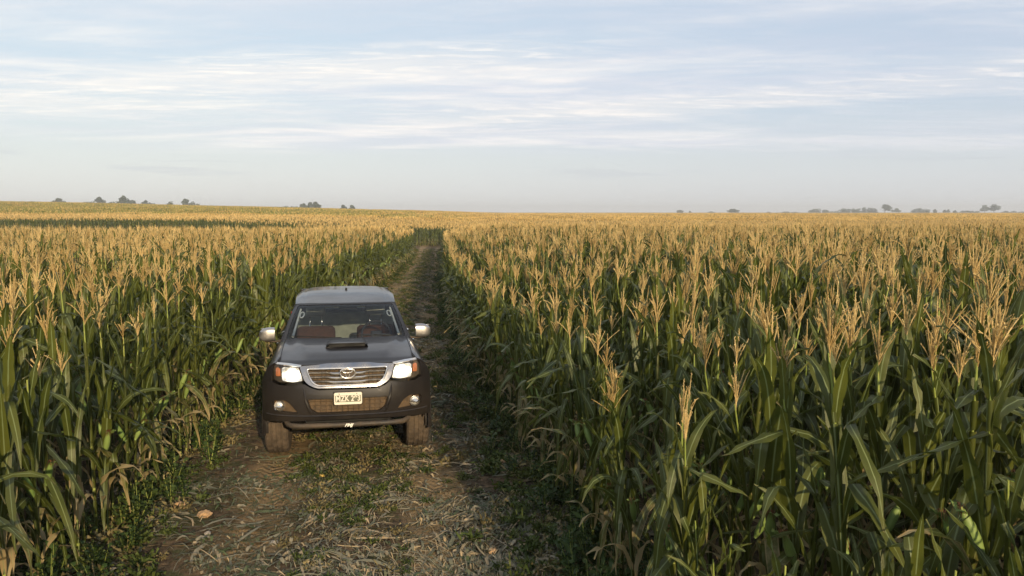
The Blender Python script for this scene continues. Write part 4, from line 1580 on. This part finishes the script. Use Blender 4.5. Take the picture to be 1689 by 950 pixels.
            rim = empty('rim') if False else None
            m_ = MB()
            lathe_x(m_, [(sg * 0.10, 0.222), (sg * 0.105, 0.205), (sg * 0.05, 0.195), (sg * 0.03, 0.10), (sg * 0.055, 0.06), (sg * 0.06, 0.001)], 40)
            for k in range(6):
                a = k * math.pi / 3
                tube(m_, [(sg * 0.07, 0.05 * math.cos(a), 0.05 * math.sin(a)), (sg * 0.085, 0.13 * math.cos(a), 0.13 * math.sin(a)), (sg * 0.09, 0.205 * math.cos(a), 0.205 * math.sin(a))], [0.030, 0.024, 0.030], 8)
            m_.obj('rim', M_RIM, w, angle=40)
    # ---- chassis underneath
    m_ = MB()
    for sg in (-1, 1):
        box(m_, (sg * 0.42, 1.9, 0.50), (0.09, 4.9, 0.11), 0.01)
    box(m_, (0, -0.35, 0.50), (0.9, 0.7, 0.06), 0.02)
    box(m_, (0, 1.6, 0.50), (1.55, 2.6, 0.08), 0.02)
    tube(m_, [(-0.7, 0, 0.36), (0.7, 0, 0.36)], 0.035, 10)
    tube(m_, [(-0.7, WB, 0.37), (0.7, WB, 0.37)], 0.045, 10)
    tube(m_, [(-0.12, WB, 0.36), (0.12, WB, 0.36)], 0.12, 14)
    box(m_, (0, -0.60, 0.72), (1.3, 0.22, 0.28), 0.02)
    box(m_, (0, -0.15, 0.85), (1.3, 0.8, 0.45), 0.05)
    m_.obj('chassis', M_DARK, root, angle=30)
    # ---- mirrors
    for sg in (-1, 1):
        mr = empty('side_mirror', (sg * 0.93, 0.70, 1.245)); mr.parent = root
        m_ = MB()
        vs, fs = [], []
        ns, na = 16, 24
        for j in range(ns + 1):
            t = j / ns
            xx = sg * (-0.088 + 0.190 * t)
            k = (1 - max(0, (t - 0.35) / 0.65) ** 2.6 * 0.55) * (1 if t < 1 else 0.05)
            if t > 0.93: k *= 0.85 if t < 0.99 else 1
            hz = 0.082 * k * (0.94 + 0.06 * min(1, t * 4)); hy = 0.055 * k
            zoff = -0.012 * t * t
            for i in range(na):
                a = 2 * math.pi * i / na
                ca, sa = math.cos(a), math.sin(a)
                e_ = 0.6
                vs.append((xx, hy * math.copysign(abs(ca) ** e_, ca), zoff + hz * math.copysign(abs(sa) ** e_, sa)))
        for j in range(ns):
            for i in range(na):
                q = (j * na + i, j * na + (i + 1) % na, (j + 1) * na + (i + 1) % na, (j + 1) * na + i)
                fs.append(q if sg < 0 else q[::-1])
        fs.append(tuple(range(na))); fs.append(tuple(range(ns * na, ns * na + na)))
        m_.add(vs, fs); m_.obj('shell', M_MIRROR_SHELL, mr, angle=45)
        m_ = MB(); box(m_, (sg * 0.005, 0.058, 0.0), (0.15, 0.008, 0.125), 0.003); m_.obj('mirror_glass', M_STEEL, mr, angle=30)
        m_ = MB(); tube(m_, [(sg * 0.03, 0.01, -0.082), (sg * -0.08, 0.02, -0.095), (sg * -0.17, 0.06, -0.09)], [0.022, 0.020, 0.028], 8, flat=0.6); m_.obj('arm', M_BLACK, mr)
    # door handles and tail lamps, tailgate
    for sg in (-1, 1):
        for y in (1.72, 2.68):
            m_ = MB(); x = sg * 0.892
            tube(m_, [(x - sg * 0.02, y - 0.09, 0.985), (x, y - 0.07, 0.985), (x, y + 0.07, 0.985), (x - sg * 0.02, y + 0.09, 0.985)], 0.012, 8); m_.obj('door_handle', M_CHROME, root)
        for y0 in (0.62, 1.90, 2.90):
            m_ = MB(); f = side_s(sg)
            tube(m_, [f(y0 + (0.03 if z < 0.6 else 0), z) for z in np.linspace(0.5, 1.11, 10)], 0.0035, 4); m_.obj('door_seam', M_DARK, root)
        m_ = MB(); box(m_, (sg * 0.80, 4.345, 0.93), (0.13, 0.05, 0.34), 0.015); m_.obj('tail_light', M_RED, root, angle=30)
    m_ = MB(); box(m_, (0, 4.345, 0.90), (1.44, 0.05, 0.48), 0.015); m_.obj('tailgate', M_PAINT, root, angle=30)
    m_ = MB(); box(m_, (0, 4.43, 0.56), (1.60, 0.14, 0.16), 0.03); m_.obj('rear_bumper', M_CHROME, root, angle=30)
    # ---- cabin
    m_ = MB()
    vs, fs = [], []
    for j in range(8):
        t = j / 7
        for i in range(21):
            u = -1 + i / 10
            w = wsf(u * 0.97, 0.0)
            vs.append((u * 0.70, w[1] + 0.04 + t * 0.48, 1.185 - 0.05 * t * t - 0.02 * abs(u) + 0.018 * float(ss(t, 0.3, 0.8)) * math.exp(-((u - 0.45) / 0.22) ** 2)))
    for j in range(7):
        for i in range(20):
            fs.append((j * 21 + i, j * 21 + i + 1, (j + 1) * 21 + i + 1, (j + 1) * 21 + i))
    m_.add(vs, fs); box(m_, (0, 0.93, 1.0), (1.4, 0.06, 0.28), 0.02)
    m_.obj('dashboard', M_DASH, root, angle=50)
    m_ = MB(); box(m_, (0, 1.7, 0.62), (1.5, 2.5, 0.05)); m_.obj('cabin_floor', M_DASH, root)
    for (x, y, w) in ((-0.39, 1.62, 0.50), (0.39, 1.62, 0.50)):
        st = empty('seat', (x, y, 0)); st.parent = root
        m_ = MB()
        Mx = Matrix.Rotation(R(-12), 3, 'X')
        box(m_, (0, 0.06, 0.93), (w, 0.16, 0.54), 0.078, Mx)
        box(m_, (0, -0.26, 0.76), (w, 0.52, 0.16), 0.05)
        m_.obj('cushion', M_SEAT, st, angle=40)
        hr = MB(); box(hr, (0, 0.13, 1.388), (0.255, 0.10, 0.130), 0.035); ho = hr.obj('headrest', M_HEADREST, st, angle=40)
        m_ = MB()
        for dx in (-0.078, 0.078):
            tube(m_, [(dx, 0.125, 1.18), (dx, 0.13, 1.36)], 0.009, 8)
        m_.obj('headrest_post', M_STEEL, ho)
    m_ = MB(); box(m_, (0, 2.55, 1.02), (1.35, 0.14, 0.52), 0.05, Matrix.Rotation(R(-8), 3, 'X')); box(m_, (0, 2.3, 0.78), (1.35, 0.5, 0.16), 0.05)
    m_.obj('rear_bench', M_HEADREST, root, angle=40)
    # steering wheel on the viewer's right
    sw = empty('steering_wheel', (0.375, 1.04, 1.155)); sw.parent = root; sw.rotation_euler = (R(62), 0, 0)
    m_ = MB(); tube(m_, [(0.185 * math.cos(2 * math.pi * k / 36), 0.185 * math.sin(2 * math.pi * k / 36), 0) for k in range(37)], 0.015, 8, False)
    m_.obj('rim', M_DASH, sw)
    m_ = MB(); box(m_, (0, 0, 0.0), (0.14, 0.10, 0.05), 0.02)
    for a in (0, math.pi, -math.pi / 2):
        tube(m_, [(0.05 * math.cos(a), 0.05 * math.sin(a), 0), (0.18 * math.cos(a), 0.18 * math.sin(a), 0)], 0.014, 8)
    m_.obj('hub', M_DASH, sw, angle=40)
    # pale pillar trims with grab handles
    for sg in (-1, 1):
        m_ = MB(); p0 = Vector(wsf(sg * 0.865, 0.10)); p1 = Vector(wsf(sg * 0.865, 0.84)); o_ = Vector((-sg * 0.0, 0.05, -0.02))
        tube(m_, [p0 + o_, p0.lerp(p1, .5) + o_, p1 + o_], [0.016, 0.014, 0.012], 8); m_.obj('pillar_trim', M_TRIM, root)
        m_ = MB(); c = Vector(wsf(sg * 0.80, 0.62)) + Vector((0, 0.06, -0.01)); ax = (p1 - p0).normalized(); sd_ = Vector((sg, 0, 0))
        tube(m_, [c + ax * 0.062 * math.cos(2 * math.pi * k / 20) + sd_ * 0.024 * math.sin(2 * math.pi * k / 20) for k in range(21)], 0.008, 8, False); m_.obj('grab_handle', M_TRIM, root)
    m_ = MB(); box(m_, (0.03, 1.12, 1.505), (0.22, 0.02, 0.06), 0.012); m_.obj('rear_view_mirror', M_DASH, root, angle=40)
    return root


truck = build_truck()

# ------------------------------------------------------------------ litter, grass and weeds on the ground
M_LITTER = None


def litter_material():
    m, nt, out = new_mat('torn_leaf_litter')
    b = N(nt, 'ShaderNodeBsdfPrincipled', ins={'Roughness': 0.75, 'Specular IOR Level': 0.3})
    d = N(nt, 'ShaderNodeAttribute', attribute_name='dry').outputs['Fac']
    tc = N(nt, 'ShaderNodeTexCoord')
    n1 = noise(nt, tc.outputs['Object'], 18, 4, 0.6)
    r = N(nt, 'ShaderNodeValToRGB')
    cr = r.color_ramp
    cr.elements[0].position = 0.0; cr.elements[0].color = (0.055, 0.075, 0.030, 1)
    cr.elements[1].position = 1.0; cr.elements[1].color = (0.36, 0.27, 0.15, 1)
    for p, c in ((0.30, (0.105, 0.108, 0.070)), (0.58, (0.195, 0.175, 0.125)), (0.8, (0.33, 0.25, 0.15))):
        e = cr.elements.new(p); e.color = (*c, 1)
    L(nt, math_n(nt, 'ADD', d, math_n(nt, 'MULTIPLY', math_n(nt, 'SUBTRACT', n1, 0.5), 0.5), clamp=True), r.inputs[0])
    L(nt, r.outputs[0], b.inputs['Base Color'])
    L(nt, b.outputs[0], out.inputs[0])
    return m


def build_litter():
    r = np.random.default_rng(5)
    N0 = 300000
    y = 4.3 + 38 * r.random(N0) ** 1.9
    l, rr = Lx(y), Rx(y)
    x = l - 0.7 + (rr - l + 1.4) * r.random(N0)
    mid = (l + rr) / 2
    # matted drifts, thin on the bare wheel line beside the truck
    dn = vnoise(x * 1.1 + 3, y * 0.7, 3) * 0.8 + vnoise(x * 4.1, y * 3.2, 1) * 0.5 + vnoise(x * 11, y * 9, 2) * 0.3 + 0.50 + 0.22 * (y < 8)
    dn = np.maximum(dn, 0.05)
    dn = np.where((y > 8.4) & (y < 12) & (x < mid - 0.55), dn * 0.3, dn)
    edge = np.clip(1 - np.minimum(np.abs(x - l), np.abs(rr - x)) / 0.7, 0, 1)
    dn = np.maximum(dn, 0.5 * edge)
    keep = r.random(N0) < dn
    x, y = x[keep][:110000], y[keep][:110000]
    n = len(x)
    big = r.random(n)
    Lg = np.where(big < 0.88, r.uniform(0.02, 0.13, n), r.uniform(0.12, 0.45, n))
    w = np.where(r.random(n) < 0.80, r.uniform(0.0012, 0.0045, n), r.uniform(0.0045, 0.016, n))
    # locally combed directions
    a = vnoise(x * 0.8, y * 0.8, 0) * 2.2 + r.normal(0.1, 0.75, n)
    cv = r.uniform(-1.5, 1.5, n)
    lift = np.where(r.random(n) < 0.35, r.uniform(0, 0.04, n), 0.004)
    tl = r.uniform(-1, 1, n)
    seg = 4
    V = np.zeros((n, (seg + 1) * 2, 3))
    px_, py_ = x.copy(), y.copy()
    base = ground_z(x, y)
    for i in range(seg + 1):
        t = i / seg
        aa = a + cv * t * 0.5
        ww = w * (0.35 + 0.65 * math.sin(math.pi * min(1, 0.15 + t * 0.85)))
        zz = ground_z(px_, py_) + 0.004 + lift * math.sin(math.pi * t) + r.uniform(0, 0.008, n)
        sx, sy = -np.sin(aa) * ww, np.cos(aa) * ww
        V[:, 2 * i] = np.stack([px_ + sx, py_ + sy, zz + tl * ww * 0.8], -1)
        V[:, 2 * i + 1] = np.stack([px_ - sx, py_ - sy, zz - tl * ww * 0.6 + 0.002], -1)
        px_ = px_ + np.cos(aa) * Lg / seg; py_ = py_ + np.sin(aa) * Lg / seg
    dry = np.clip(r.normal(0.38, 0.28, n) + vnoise(x * 0.9, y * 0.6, 2) * 0.25, 0, 1)
    nv = (seg + 1) * 2
    offs = (np.arange(n) * nv)[:, None, None]
    q = np.array([[2 * i, 2 * i + 1, 2 * i + 3, 2 * i + 2] for i in range(seg)])[None] + offs
    q = q.reshape(-1, 4)
    me = bpy.data.meshes.new('leaf_litter')
    me.vertices.add(n * nv); me.vertices.foreach_set('co', V.astype(np.float32).ravel())
    me.loops.add(q.size); me.loops.foreach_set('vertex_index', q.astype(np.int32).ravel())
    me.polygons.add(len(q)); me.polygons.foreach_set('loop_start', np.arange(0, q.size, 4, dtype=np.int32))
    me.update(calc_edges=True)
    at = me.attributes.new('dry', 'FLOAT', 'POINT'); at.data.foreach_set('value', np.repeat(dry, nv).astype(np.float32))
    me.materials.append(litter_material())
    o = bpy.data.objects.new('leaf_litter', me)
    COL.objects.link(o)
    prop(o, 'torn dry corn leaves and straw lying flattened on the dirt track', 'leaf litter', kind='stuff')


build_litter()


def tuft(seed, n, hgt, spread, wid=0.004):
    rnd = random.Random(seed)
    mb = MB()
    for i in range(n):
        a = rnd.uniform(0, 6.28); r = rnd.uniform(0, spread)
        b = Vector((math.cos(a) * r, math.sin(a) * r, -0.005))
        az = rnd.uniform(0, 6.28)
        leaf(mb, rnd, b, az, rnd.uniform(0.1, 0.9), rnd.uniform(0.4, 1.6), hgt * rnd.uniform(0.5, 1.1), wid * 2, 4, 0, 0, None, 0, flat=True)
    return mb


def weed(seed, hgt):
    """leafy branching weed"""
    rnd = random.Random(seed)
    st, lf = MB(), MB()
    for k in range(rnd.randint(3, 5)):
        a = rnd.uniform(0, 6.28); th = rnd.uniform(0.1, 0.7)
        d = Vector((math.cos(a) * math.sin(th), math.sin(a) * math.sin(th), math.cos(th)))
        ln = hgt * rnd.uniform(0.6, 1.0)
        pts = [d * (ln * t) + Vector((0, 0, 0.05 * t)) for t in (0, .35, .7, 1)]
        tube(st, pts, [0.004, 0.003, 0.002, 0.001], 4, False)
        m = 9
        for j in range(m):
            t = 0.2 + 0.8 * j / m
            p = d * (ln * t) + Vector((0, 0, 0.05 * t))
            leaf(lf, rnd, p, rnd.uniform(0, 6.28), rnd.uniform(0.6, 1.3), 0.7, rnd.uniform(0.05, 0.10), rnd.uniform(0.022, 0.040), 3, 0, 0, None, 0, flat=True)
    return st, lf


M_GRASS = simple_veg('grass_blades', (0.055, 0.085, 0.018), (0.13, 0.15, 0.035), 6, 0.3, 0.6)
M_STRAWGRASS = simple_veg('straw_grass', (0.16, 0.13, 0.055), (0.30, 0.24, 0.11), 6, 0.2, 0.7)
M_WEED = simple_veg('weed_leaves', (0.035, 0.065, 0.016), (0.075, 0.110, 0.026), 10, 0.3, 0.55)
gl = []
for i in range(3):
    gl.append(bpy.data.objects.new('grass_%d' % i, tuft(40 + i, 26, 0.13, 0.09).mesh('grass_tuft', [M_GRASS])))
for i in range(2):
    gl.append(bpy.data.objects.new('grassdry_%d' % i, tuft(50 + i, 20, 0.16, 0.10, 0.003).mesh('grass_tuft', [M_STRAWGRASS])))
grass_col = proto_collection('grass_tufts', gl)
wl = []
for i in range(4):
    st, lf = weed(60 + i, 0.34)
    mb = MB(); mb.join(st, 0); mb.join(lf, 1)
    wl.append(bpy.data.objects.new('weed_%d' % i, mb.mesh('weed', [M_STALK, M_WEED])))
weed_col = proto_collection('weeds', wl)


def ground_cover():
    r = np.random.default_rng(3)
    pts, ix, sc = [], [], []
    while len(pts) < 5200:
        y = 4.4 + 76 * r.random() ** 2.0
        l, rr = float(Lx(y)), float(Rx(y))
        x = r.uniform(l - 0.5, rr + 0.5)
        mid = (l + rr) / 2
        centre = math.exp(-((x - mid) / 0.42) ** 2) * (1.0 if y > 7.4 else 0.35)
        edge = max(math.exp(-((x - l) / 0.38) ** 2), math.exp(-((x - rr) / 0.50) ** 2))
        pn_ = float(vnoise(x * 1.3 + 9, y * 0.8, 2)) * 0.5 + 0.5
        d = max(centre * 1.1, edge) * (0.35 + 0.9 * pn_) + (0.25 if pn_ > 0.74 else 0)
        if r.random() > d: continue
        pts.append((x, y, 0)); ix.append(int(r.integers(0, 3)) if r.random() < 0.68 else int(r.integers(3, 5)))
        sc.append(r.uniform(0.4, 1.0) * (0.8 if centre > edge else 1.25))
    pts = np.array(pts); pts[:, 2] = ground_z(pts[:, 0], pts[:, 1])
    scatter('grass', pts, r.uniform(0, 6.28, len(pts)), r.normal(0, .12, (2, len(pts))), sc, ix, grass_col, 'short grass growing on the strip between the wheel lines and along the verges', 'grass')
    pts, ix, sc = [], [], []
    while len(pts) < 900:
        y = 4.2 + 60 * r.random() ** 1.8
        l, rr = float(Lx(y)), float(Rx(y))
        x = (l + r.normal(-0.10, 0.22)) if r.random() < 0.5 else (rr + r.normal(0.08, 0.25))
        pts.append((x, y, 0)); ix.append(int(r.integers(0, 4))); sc.append(r.uniform(0.45, 1.15))
    pts = np.array(pts); pts[:, 2] = ground_z(pts[:, 0], pts[:, 1])
    scatter('weeds', pts, r.uniform(0, 6.28, len(pts)), r.normal(0, .1, (2, len(pts))), sc, ix, weed_col, 'low leafy weeds at the feet of the edge rows', 'weeds')


ground_cover()

# ------------------------------------------------------------------ clods and loose stones
M_CLOD = pbr('tan_clod', (0.40, 0.25, 0.13), rough=0.95, var=0.25, vscale=30, bump=0.8, bscale=90)
M_STONE = pbr('grey_stone', (0.26, 0.23, 0.19), rough=0.9, var=0.25, vscale=25, bump=0.6, bscale=80)
M_FALLEN = pbr('fallen_yellow', (0.55, 0.36, 0.08), rough=0.7, var=0.25, vscale=20)


def clod(x, y, sx, sy, sz, seed, mat, label, name='dirt_clod', cat='dirt clod'):
    rnd = random.Random(seed)
    bm = bmesh.new()
    bmesh.ops.create_icosphere(bm, subdivisions=4, radius=0.5)
    ph = [rnd.uniform(0, 6) for _ in range(6)]
    for v in bm.verts:
        n = v.co.normalized()
        d = 1 + 0.16 * math.sin(n.x * 4 + ph[0]) * math.sin(n.y * 5 + ph[1]) + 0.10 * math.sin(n.z * 9 + ph[2] + n.x * 7) + 0.06 * math.sin(n.y * 17 + ph[3]) * math.sin(n.x * 15 + ph[4]) + rnd.uniform(-.015, .015)
        v.co = Vector((n.x * sx * d, n.y * sy * d, n.z * sz * d)) * 0.5
    me = bpy.data.meshes.new(name)
    bm.to_mesh(me); bm.free()
    for p in me.polygons: p.use_smooth = True
    me.materials.append(mat)
    o = bpy.data.objects.new(name, me); COL.objects.link(o)
    o.location = (x, y, float(ground_z(x, y)) + sz * 0.28)
    o.rotation_euler = (0, 0, rnd.uniform(0, 6))
    prop(o, label, cat, 'loose clods and stones on the track')


clod(-3.03, 7.54, 0.115, 0.10, 0.085, 1, M_CLOD, 'upright tan clod of earth near the left corn edge, left of its pair')
clod(-2.73, 7.33, 0.120, 0.10, 0.065, 2, M_CLOD, 'flatter tan clod of earth on the left wheel line, right of its pair')
clod(-1.94, 8.45, 0.060, 0.045, 0.035, 3, M_FALLEN, 'small yellow lump of corn cob lying before the truck bumper', 'corn_cob', 'corn cob')
clod(-1.60, 7.30, 0.075, 0.055, 0.035, 4, M_STONE, 'pale stone in the middle of the track before the truck', 'stone', 'stone')
clod(-1.95, 6.75, 0.070, 0.060, 0.040, 5, M_STONE, 'small greenish grey stone low in the middle of the track', 'stone', 'stone')
clod(-0.10, 8.9, 0.080, 0.060, 0.045, 6, M_CLOD, 'light brown clod on the right wheel line beyond the right verge litter')
clod(-2.55, 6.9, 0.060, 0.050, 0.040, 7, M_STONE, 'small stone beside the two tan clods on the left wheel line', 'stone', 'stone')
clod(-0.15, 6.55, 0.10, 0.055, 0.035, 8, M_CLOD, 'lowest long tan clod on the right wheel line near the viewer')

# ------------------------------------------------------------------ trees on the horizon
M_BARK = pbr('bark', (0.10, 0.08, 0.06), rough=0.9, var=0.2)
M_CROWN = simple_veg('tree_crown', (0.022, 0.040, 0.014), (0.060, 0.080, 0.028), 0.5, 0.15, 0.8)


def tree(px, dist, top_y, wpx, label, shape='round', base=None):
    if shape == 'low': top_y -= (1.6 if px < 800 else 2.6)
    if shape == 'round': wpx *= 1.25
    x = (px - 844.5) / 1400 * dist
    zg = float(terrain(x, dist))
    H = CAM_H + (350 - top_y) / 1400 * dist - zg
    W = wpx / 1400 * dist
    t = empty('tree' if shape != 'poplar' else 'poplar_tree', (x, dist, zg))
    prop(t, label, 'tree', 'far trees on the horizon')
    rnd = random.Random(int(px * 7 + dist))
    tr = MB()
    tube(tr, [(0, 0, -0.3), (0.1, 0, H * 0.3), (0.0, 0.1, H * 0.6), (0, 0, H * 0.85)], [H * 0.035, H * 0.028, H * 0.018, H * 0.006], 7)
    for k in range(5):
        a = rnd.uniform(0, 6.28); z0 = H * rnd.uniform(0.25, 0.55)
        tube(tr, [(0, 0, z0), (math.cos(a) * W * .18, math.sin(a) * W * .18, z0 + H * 0.13), (math.cos(a) * W * .34, math.sin(a) * W * .34, z0 + H * .24)], [H * .014, H * .009, H * .004], 5)
    tr.obj('trunk', M_BARK, t)
    cr = MB()
    clumps = []
    if shape == 'poplar':
        for k in range(14):
            z = H * (0.15 + 0.82 * k / 14)
            r = W * 0.5 * math.sin(math.pi * min(1, 0.12 + (k / 14) * 0.86)) ** 0.7
            clumps.append((rnd.uniform(-.1, .1) * W, rnd.uniform(-.1, .1) * W, z, r, r, H * 0.07))
    elif shape == 'low':
        nk = max(8, int(W / 2.2))
        for k in range(nk):
            u = rnd.uniform(-1, 1)
            hh = H * (1 - 0.45 * abs(u) ** 3) * rnd.uniform(0.72, 1.0)
            clumps.append((u * W * 0.46, rnd.uniform(-2, 2), hh * 0.62, rnd.uniform(2.2, 3.4), 2.0, hh * 0.38))
            clumps.append((u * W * 0.46, rnd.uniform(-2, 2), hh * 0.25, rnd.uniform(2.2, 3.4), 2.0, hh * 0.28))
    else:
        for k in range(13):
            a = rnd.uniform(0, 6.28); rr = rnd.uniform(0, 0.36) * W
            z = H * rnd.uniform(0.42, 0.86)
            s = (1 - abs(z / H - 0.6) * 1.0) * rnd.uniform(0.16, 0.26)
            rr *= 1 - max(0, (z / H - 0.62)) * 1.6
            clumps.append((math.cos(a) * rr, math.sin(a) * rr, z, W * s, W * s, H * 0.13 * rnd.uniform(.7, 1.2)))
        clumps.append((0, 0, H * 0.88, W * .17, W * .17, H * 0.12))
    for (cx, cy, cz, rx, ry, rz) in clumps:
        n = int(46 + 12 * rx)
        for i in range(n):
            v = Vector((rnd.gauss(0, 1), rnd.gauss(0, 1), rnd.gauss(0, 1))).normalized() * rnd.uniform(0.55, 1.05)
            p = Vector((cx + v.x * rx, cy + v.y * ry, cz + v.z * rz))
            s = rnd.uniform(0.35, 0.85)
            a = Vector((rnd.gauss(0, 1), rnd.gauss(0, 1), rnd.gauss(0, 1))).normalized()
            b = a.cross(Vector((rnd.gauss(0, 1), rnd.gauss(0, 1), rnd.gauss(0, 1)))).normalized()
            cr.add([p - a * s, p - b * s * .7, p + a * s, p + b * s * .7], [(0, 1, 2, 3)])
    cr.obj('crown', M_CROWN, t, smooth=False)


LEFT = [(12, 334.5, 34, 'low', 'low dark thicket at the far left end of the horizon'),
        (62, 333, 40, 'low', 'thin low thicket just left of the first round tree on the left horizon'),
        (101, 327, 22, 'round', 'round grey tree, leftmost of the taller trees on the left horizon'),
        (112, 331, 18, 'low', 'low bush at the right foot of the leftmost round tree'),
        (150, 332, 26, 'low', 'low bushes left of the pair of tall trees on the left horizon'),
        (167, 324.5, 16, 'round', 'rounded tree, left one of the tall pair on the left horizon'),
        (190, 330.5, 30, 'low', 'low scrub between the tall pair on the left horizon'),
        (207, 323, 17, 'round', 'tallest tree on the left horizon, right one of the tall pair'),
        (221, 330, 14, 'round', 'small tree at the right foot of the tallest left horizon tree'),
        (243, 330.5, 13, 'round', 'small separate round tree right of the tall pair on the left horizon'),
        (252, 334, 26, 'low', 'flat scrub right of the small separate round tree'),
        (286, 334, 24, 'low', 'scrub on the left of the lone tree over the flat grove'),
        (308, 328, 13, 'round', 'lone upright tree rising from the flat grove, left of horizon middle'),
        (318, 333.5, 34, 'low', 'flat grove spreading around the lone upright tree'),
        (478, 340, 34, 'low', 'low grove trailing left of the clump above the truck'),
        (503, 335.5, 13, 'round', 'left tree of the three in the clump above the truck'),
        (513, 333.5, 12, 'round', 'middle tree of the three in the clump above the truck'),
        (523, 333, 12, 'round', 'right tree of the three in the clump above the truck'),
        (568, 338, 9, 'round', 'left small tree of the isolated pair right of the truck clump'),
        (581, 338.5, 11, 'round', 'right small tree of the isolated pair right of the truck clump')]
for px, ty, w, shp, lb in LEFT:
    tree(px, 650 + (px * 37 % 90), ty, w, lb, shp)
RIGHT = [(1121, 346.5, 11, 'round', 'small lone tree, leftmost on the right horizon'),
         (1137, 348, 4, 'poplar', 'thin stub of a tree beside the leftmost small tree on the right'),
         (1172, 351, 12, 'low', 'tiny bush between the lone small trees of the right horizon'),
         (1207, 344.5, 20, 'round', 'broad lone tree on the right horizon left of the groves'),
         (1265, 349.5, 9, 'round', 'tiny tree halfway between the broad lone tree and the groves'),
         (1300, 351, 30, 'low', 'faint low bushes just left of the first dark mound'),
         (1351, 345.5, 40, 'low', 'smooth dark mound shaped grove, first of the right horizon groves'),
         (1396, 345.0, 42, 'low', 'left end of the long dark grove on the right horizon'),
         (1428, 343.0, 42, 'low', 'middle of the long dark grove on the right horizon'),
         (1457, 337, 20, 'round', 'tall crown peaking above the long dark grove'),
         (1476, 343.5, 15, 'round', 'small rounded tree at the right end of the long grove'),
         (1516, 345, 36, 'low', 'second smooth dark mound right of the long grove'),
         (1539, 345, 6, 'poplar', 'slim poplar at the right end of the second mound'),
         (1555, 346, 5, 'poplar', 'left slim poplar of the close pair'),
         (1561, 345.5, 5, 'poplar', 'right slim poplar of the close pair'),
         (1572, 347, 6, 'poplar', 'lone slim poplar right of the close pair'),
         (1596, 349, 40, 'low', 'low hedge between the slim poplars and the big far right tree'),
         (1621, 338, 18, 'round', 'left crown of the big double tree at the far right'),
         (1636, 336.5, 20, 'round', 'right taller crown of the big double tree at the far right'),
         (1668, 350, 44, 'low', 'low hedge running out of the picture at the far right')]
for px, ty, w, shp, lb in RIGHT:
    tree(px, 1080 + (px * 53 % 120), ty, w, lb, shp)

# ------------------------------------------------------------------ the air
hz = MB()
box(hz, (0, 1340, 8.5), (5500, 3300, 31))
haze = hz.obj('haze', [], smooth=False)
m, nt, out = new_mat('haze_air')
pv = N(nt, 'ShaderNodeVolumePrincipled')
pv.inputs['Color'].default_value = (0.80, 0.84, 0.90, 1)
pv.inputs['Density'].default_value = 0.00050
pv.inputs['Anisotropy'].default_value = 0.0
L(nt, pv.outputs[0], out.inputs['Volume'])
haze.data.materials.append(m)
prop(haze, 'thin evening haze over the whole field', 'haze', kind='stuff')
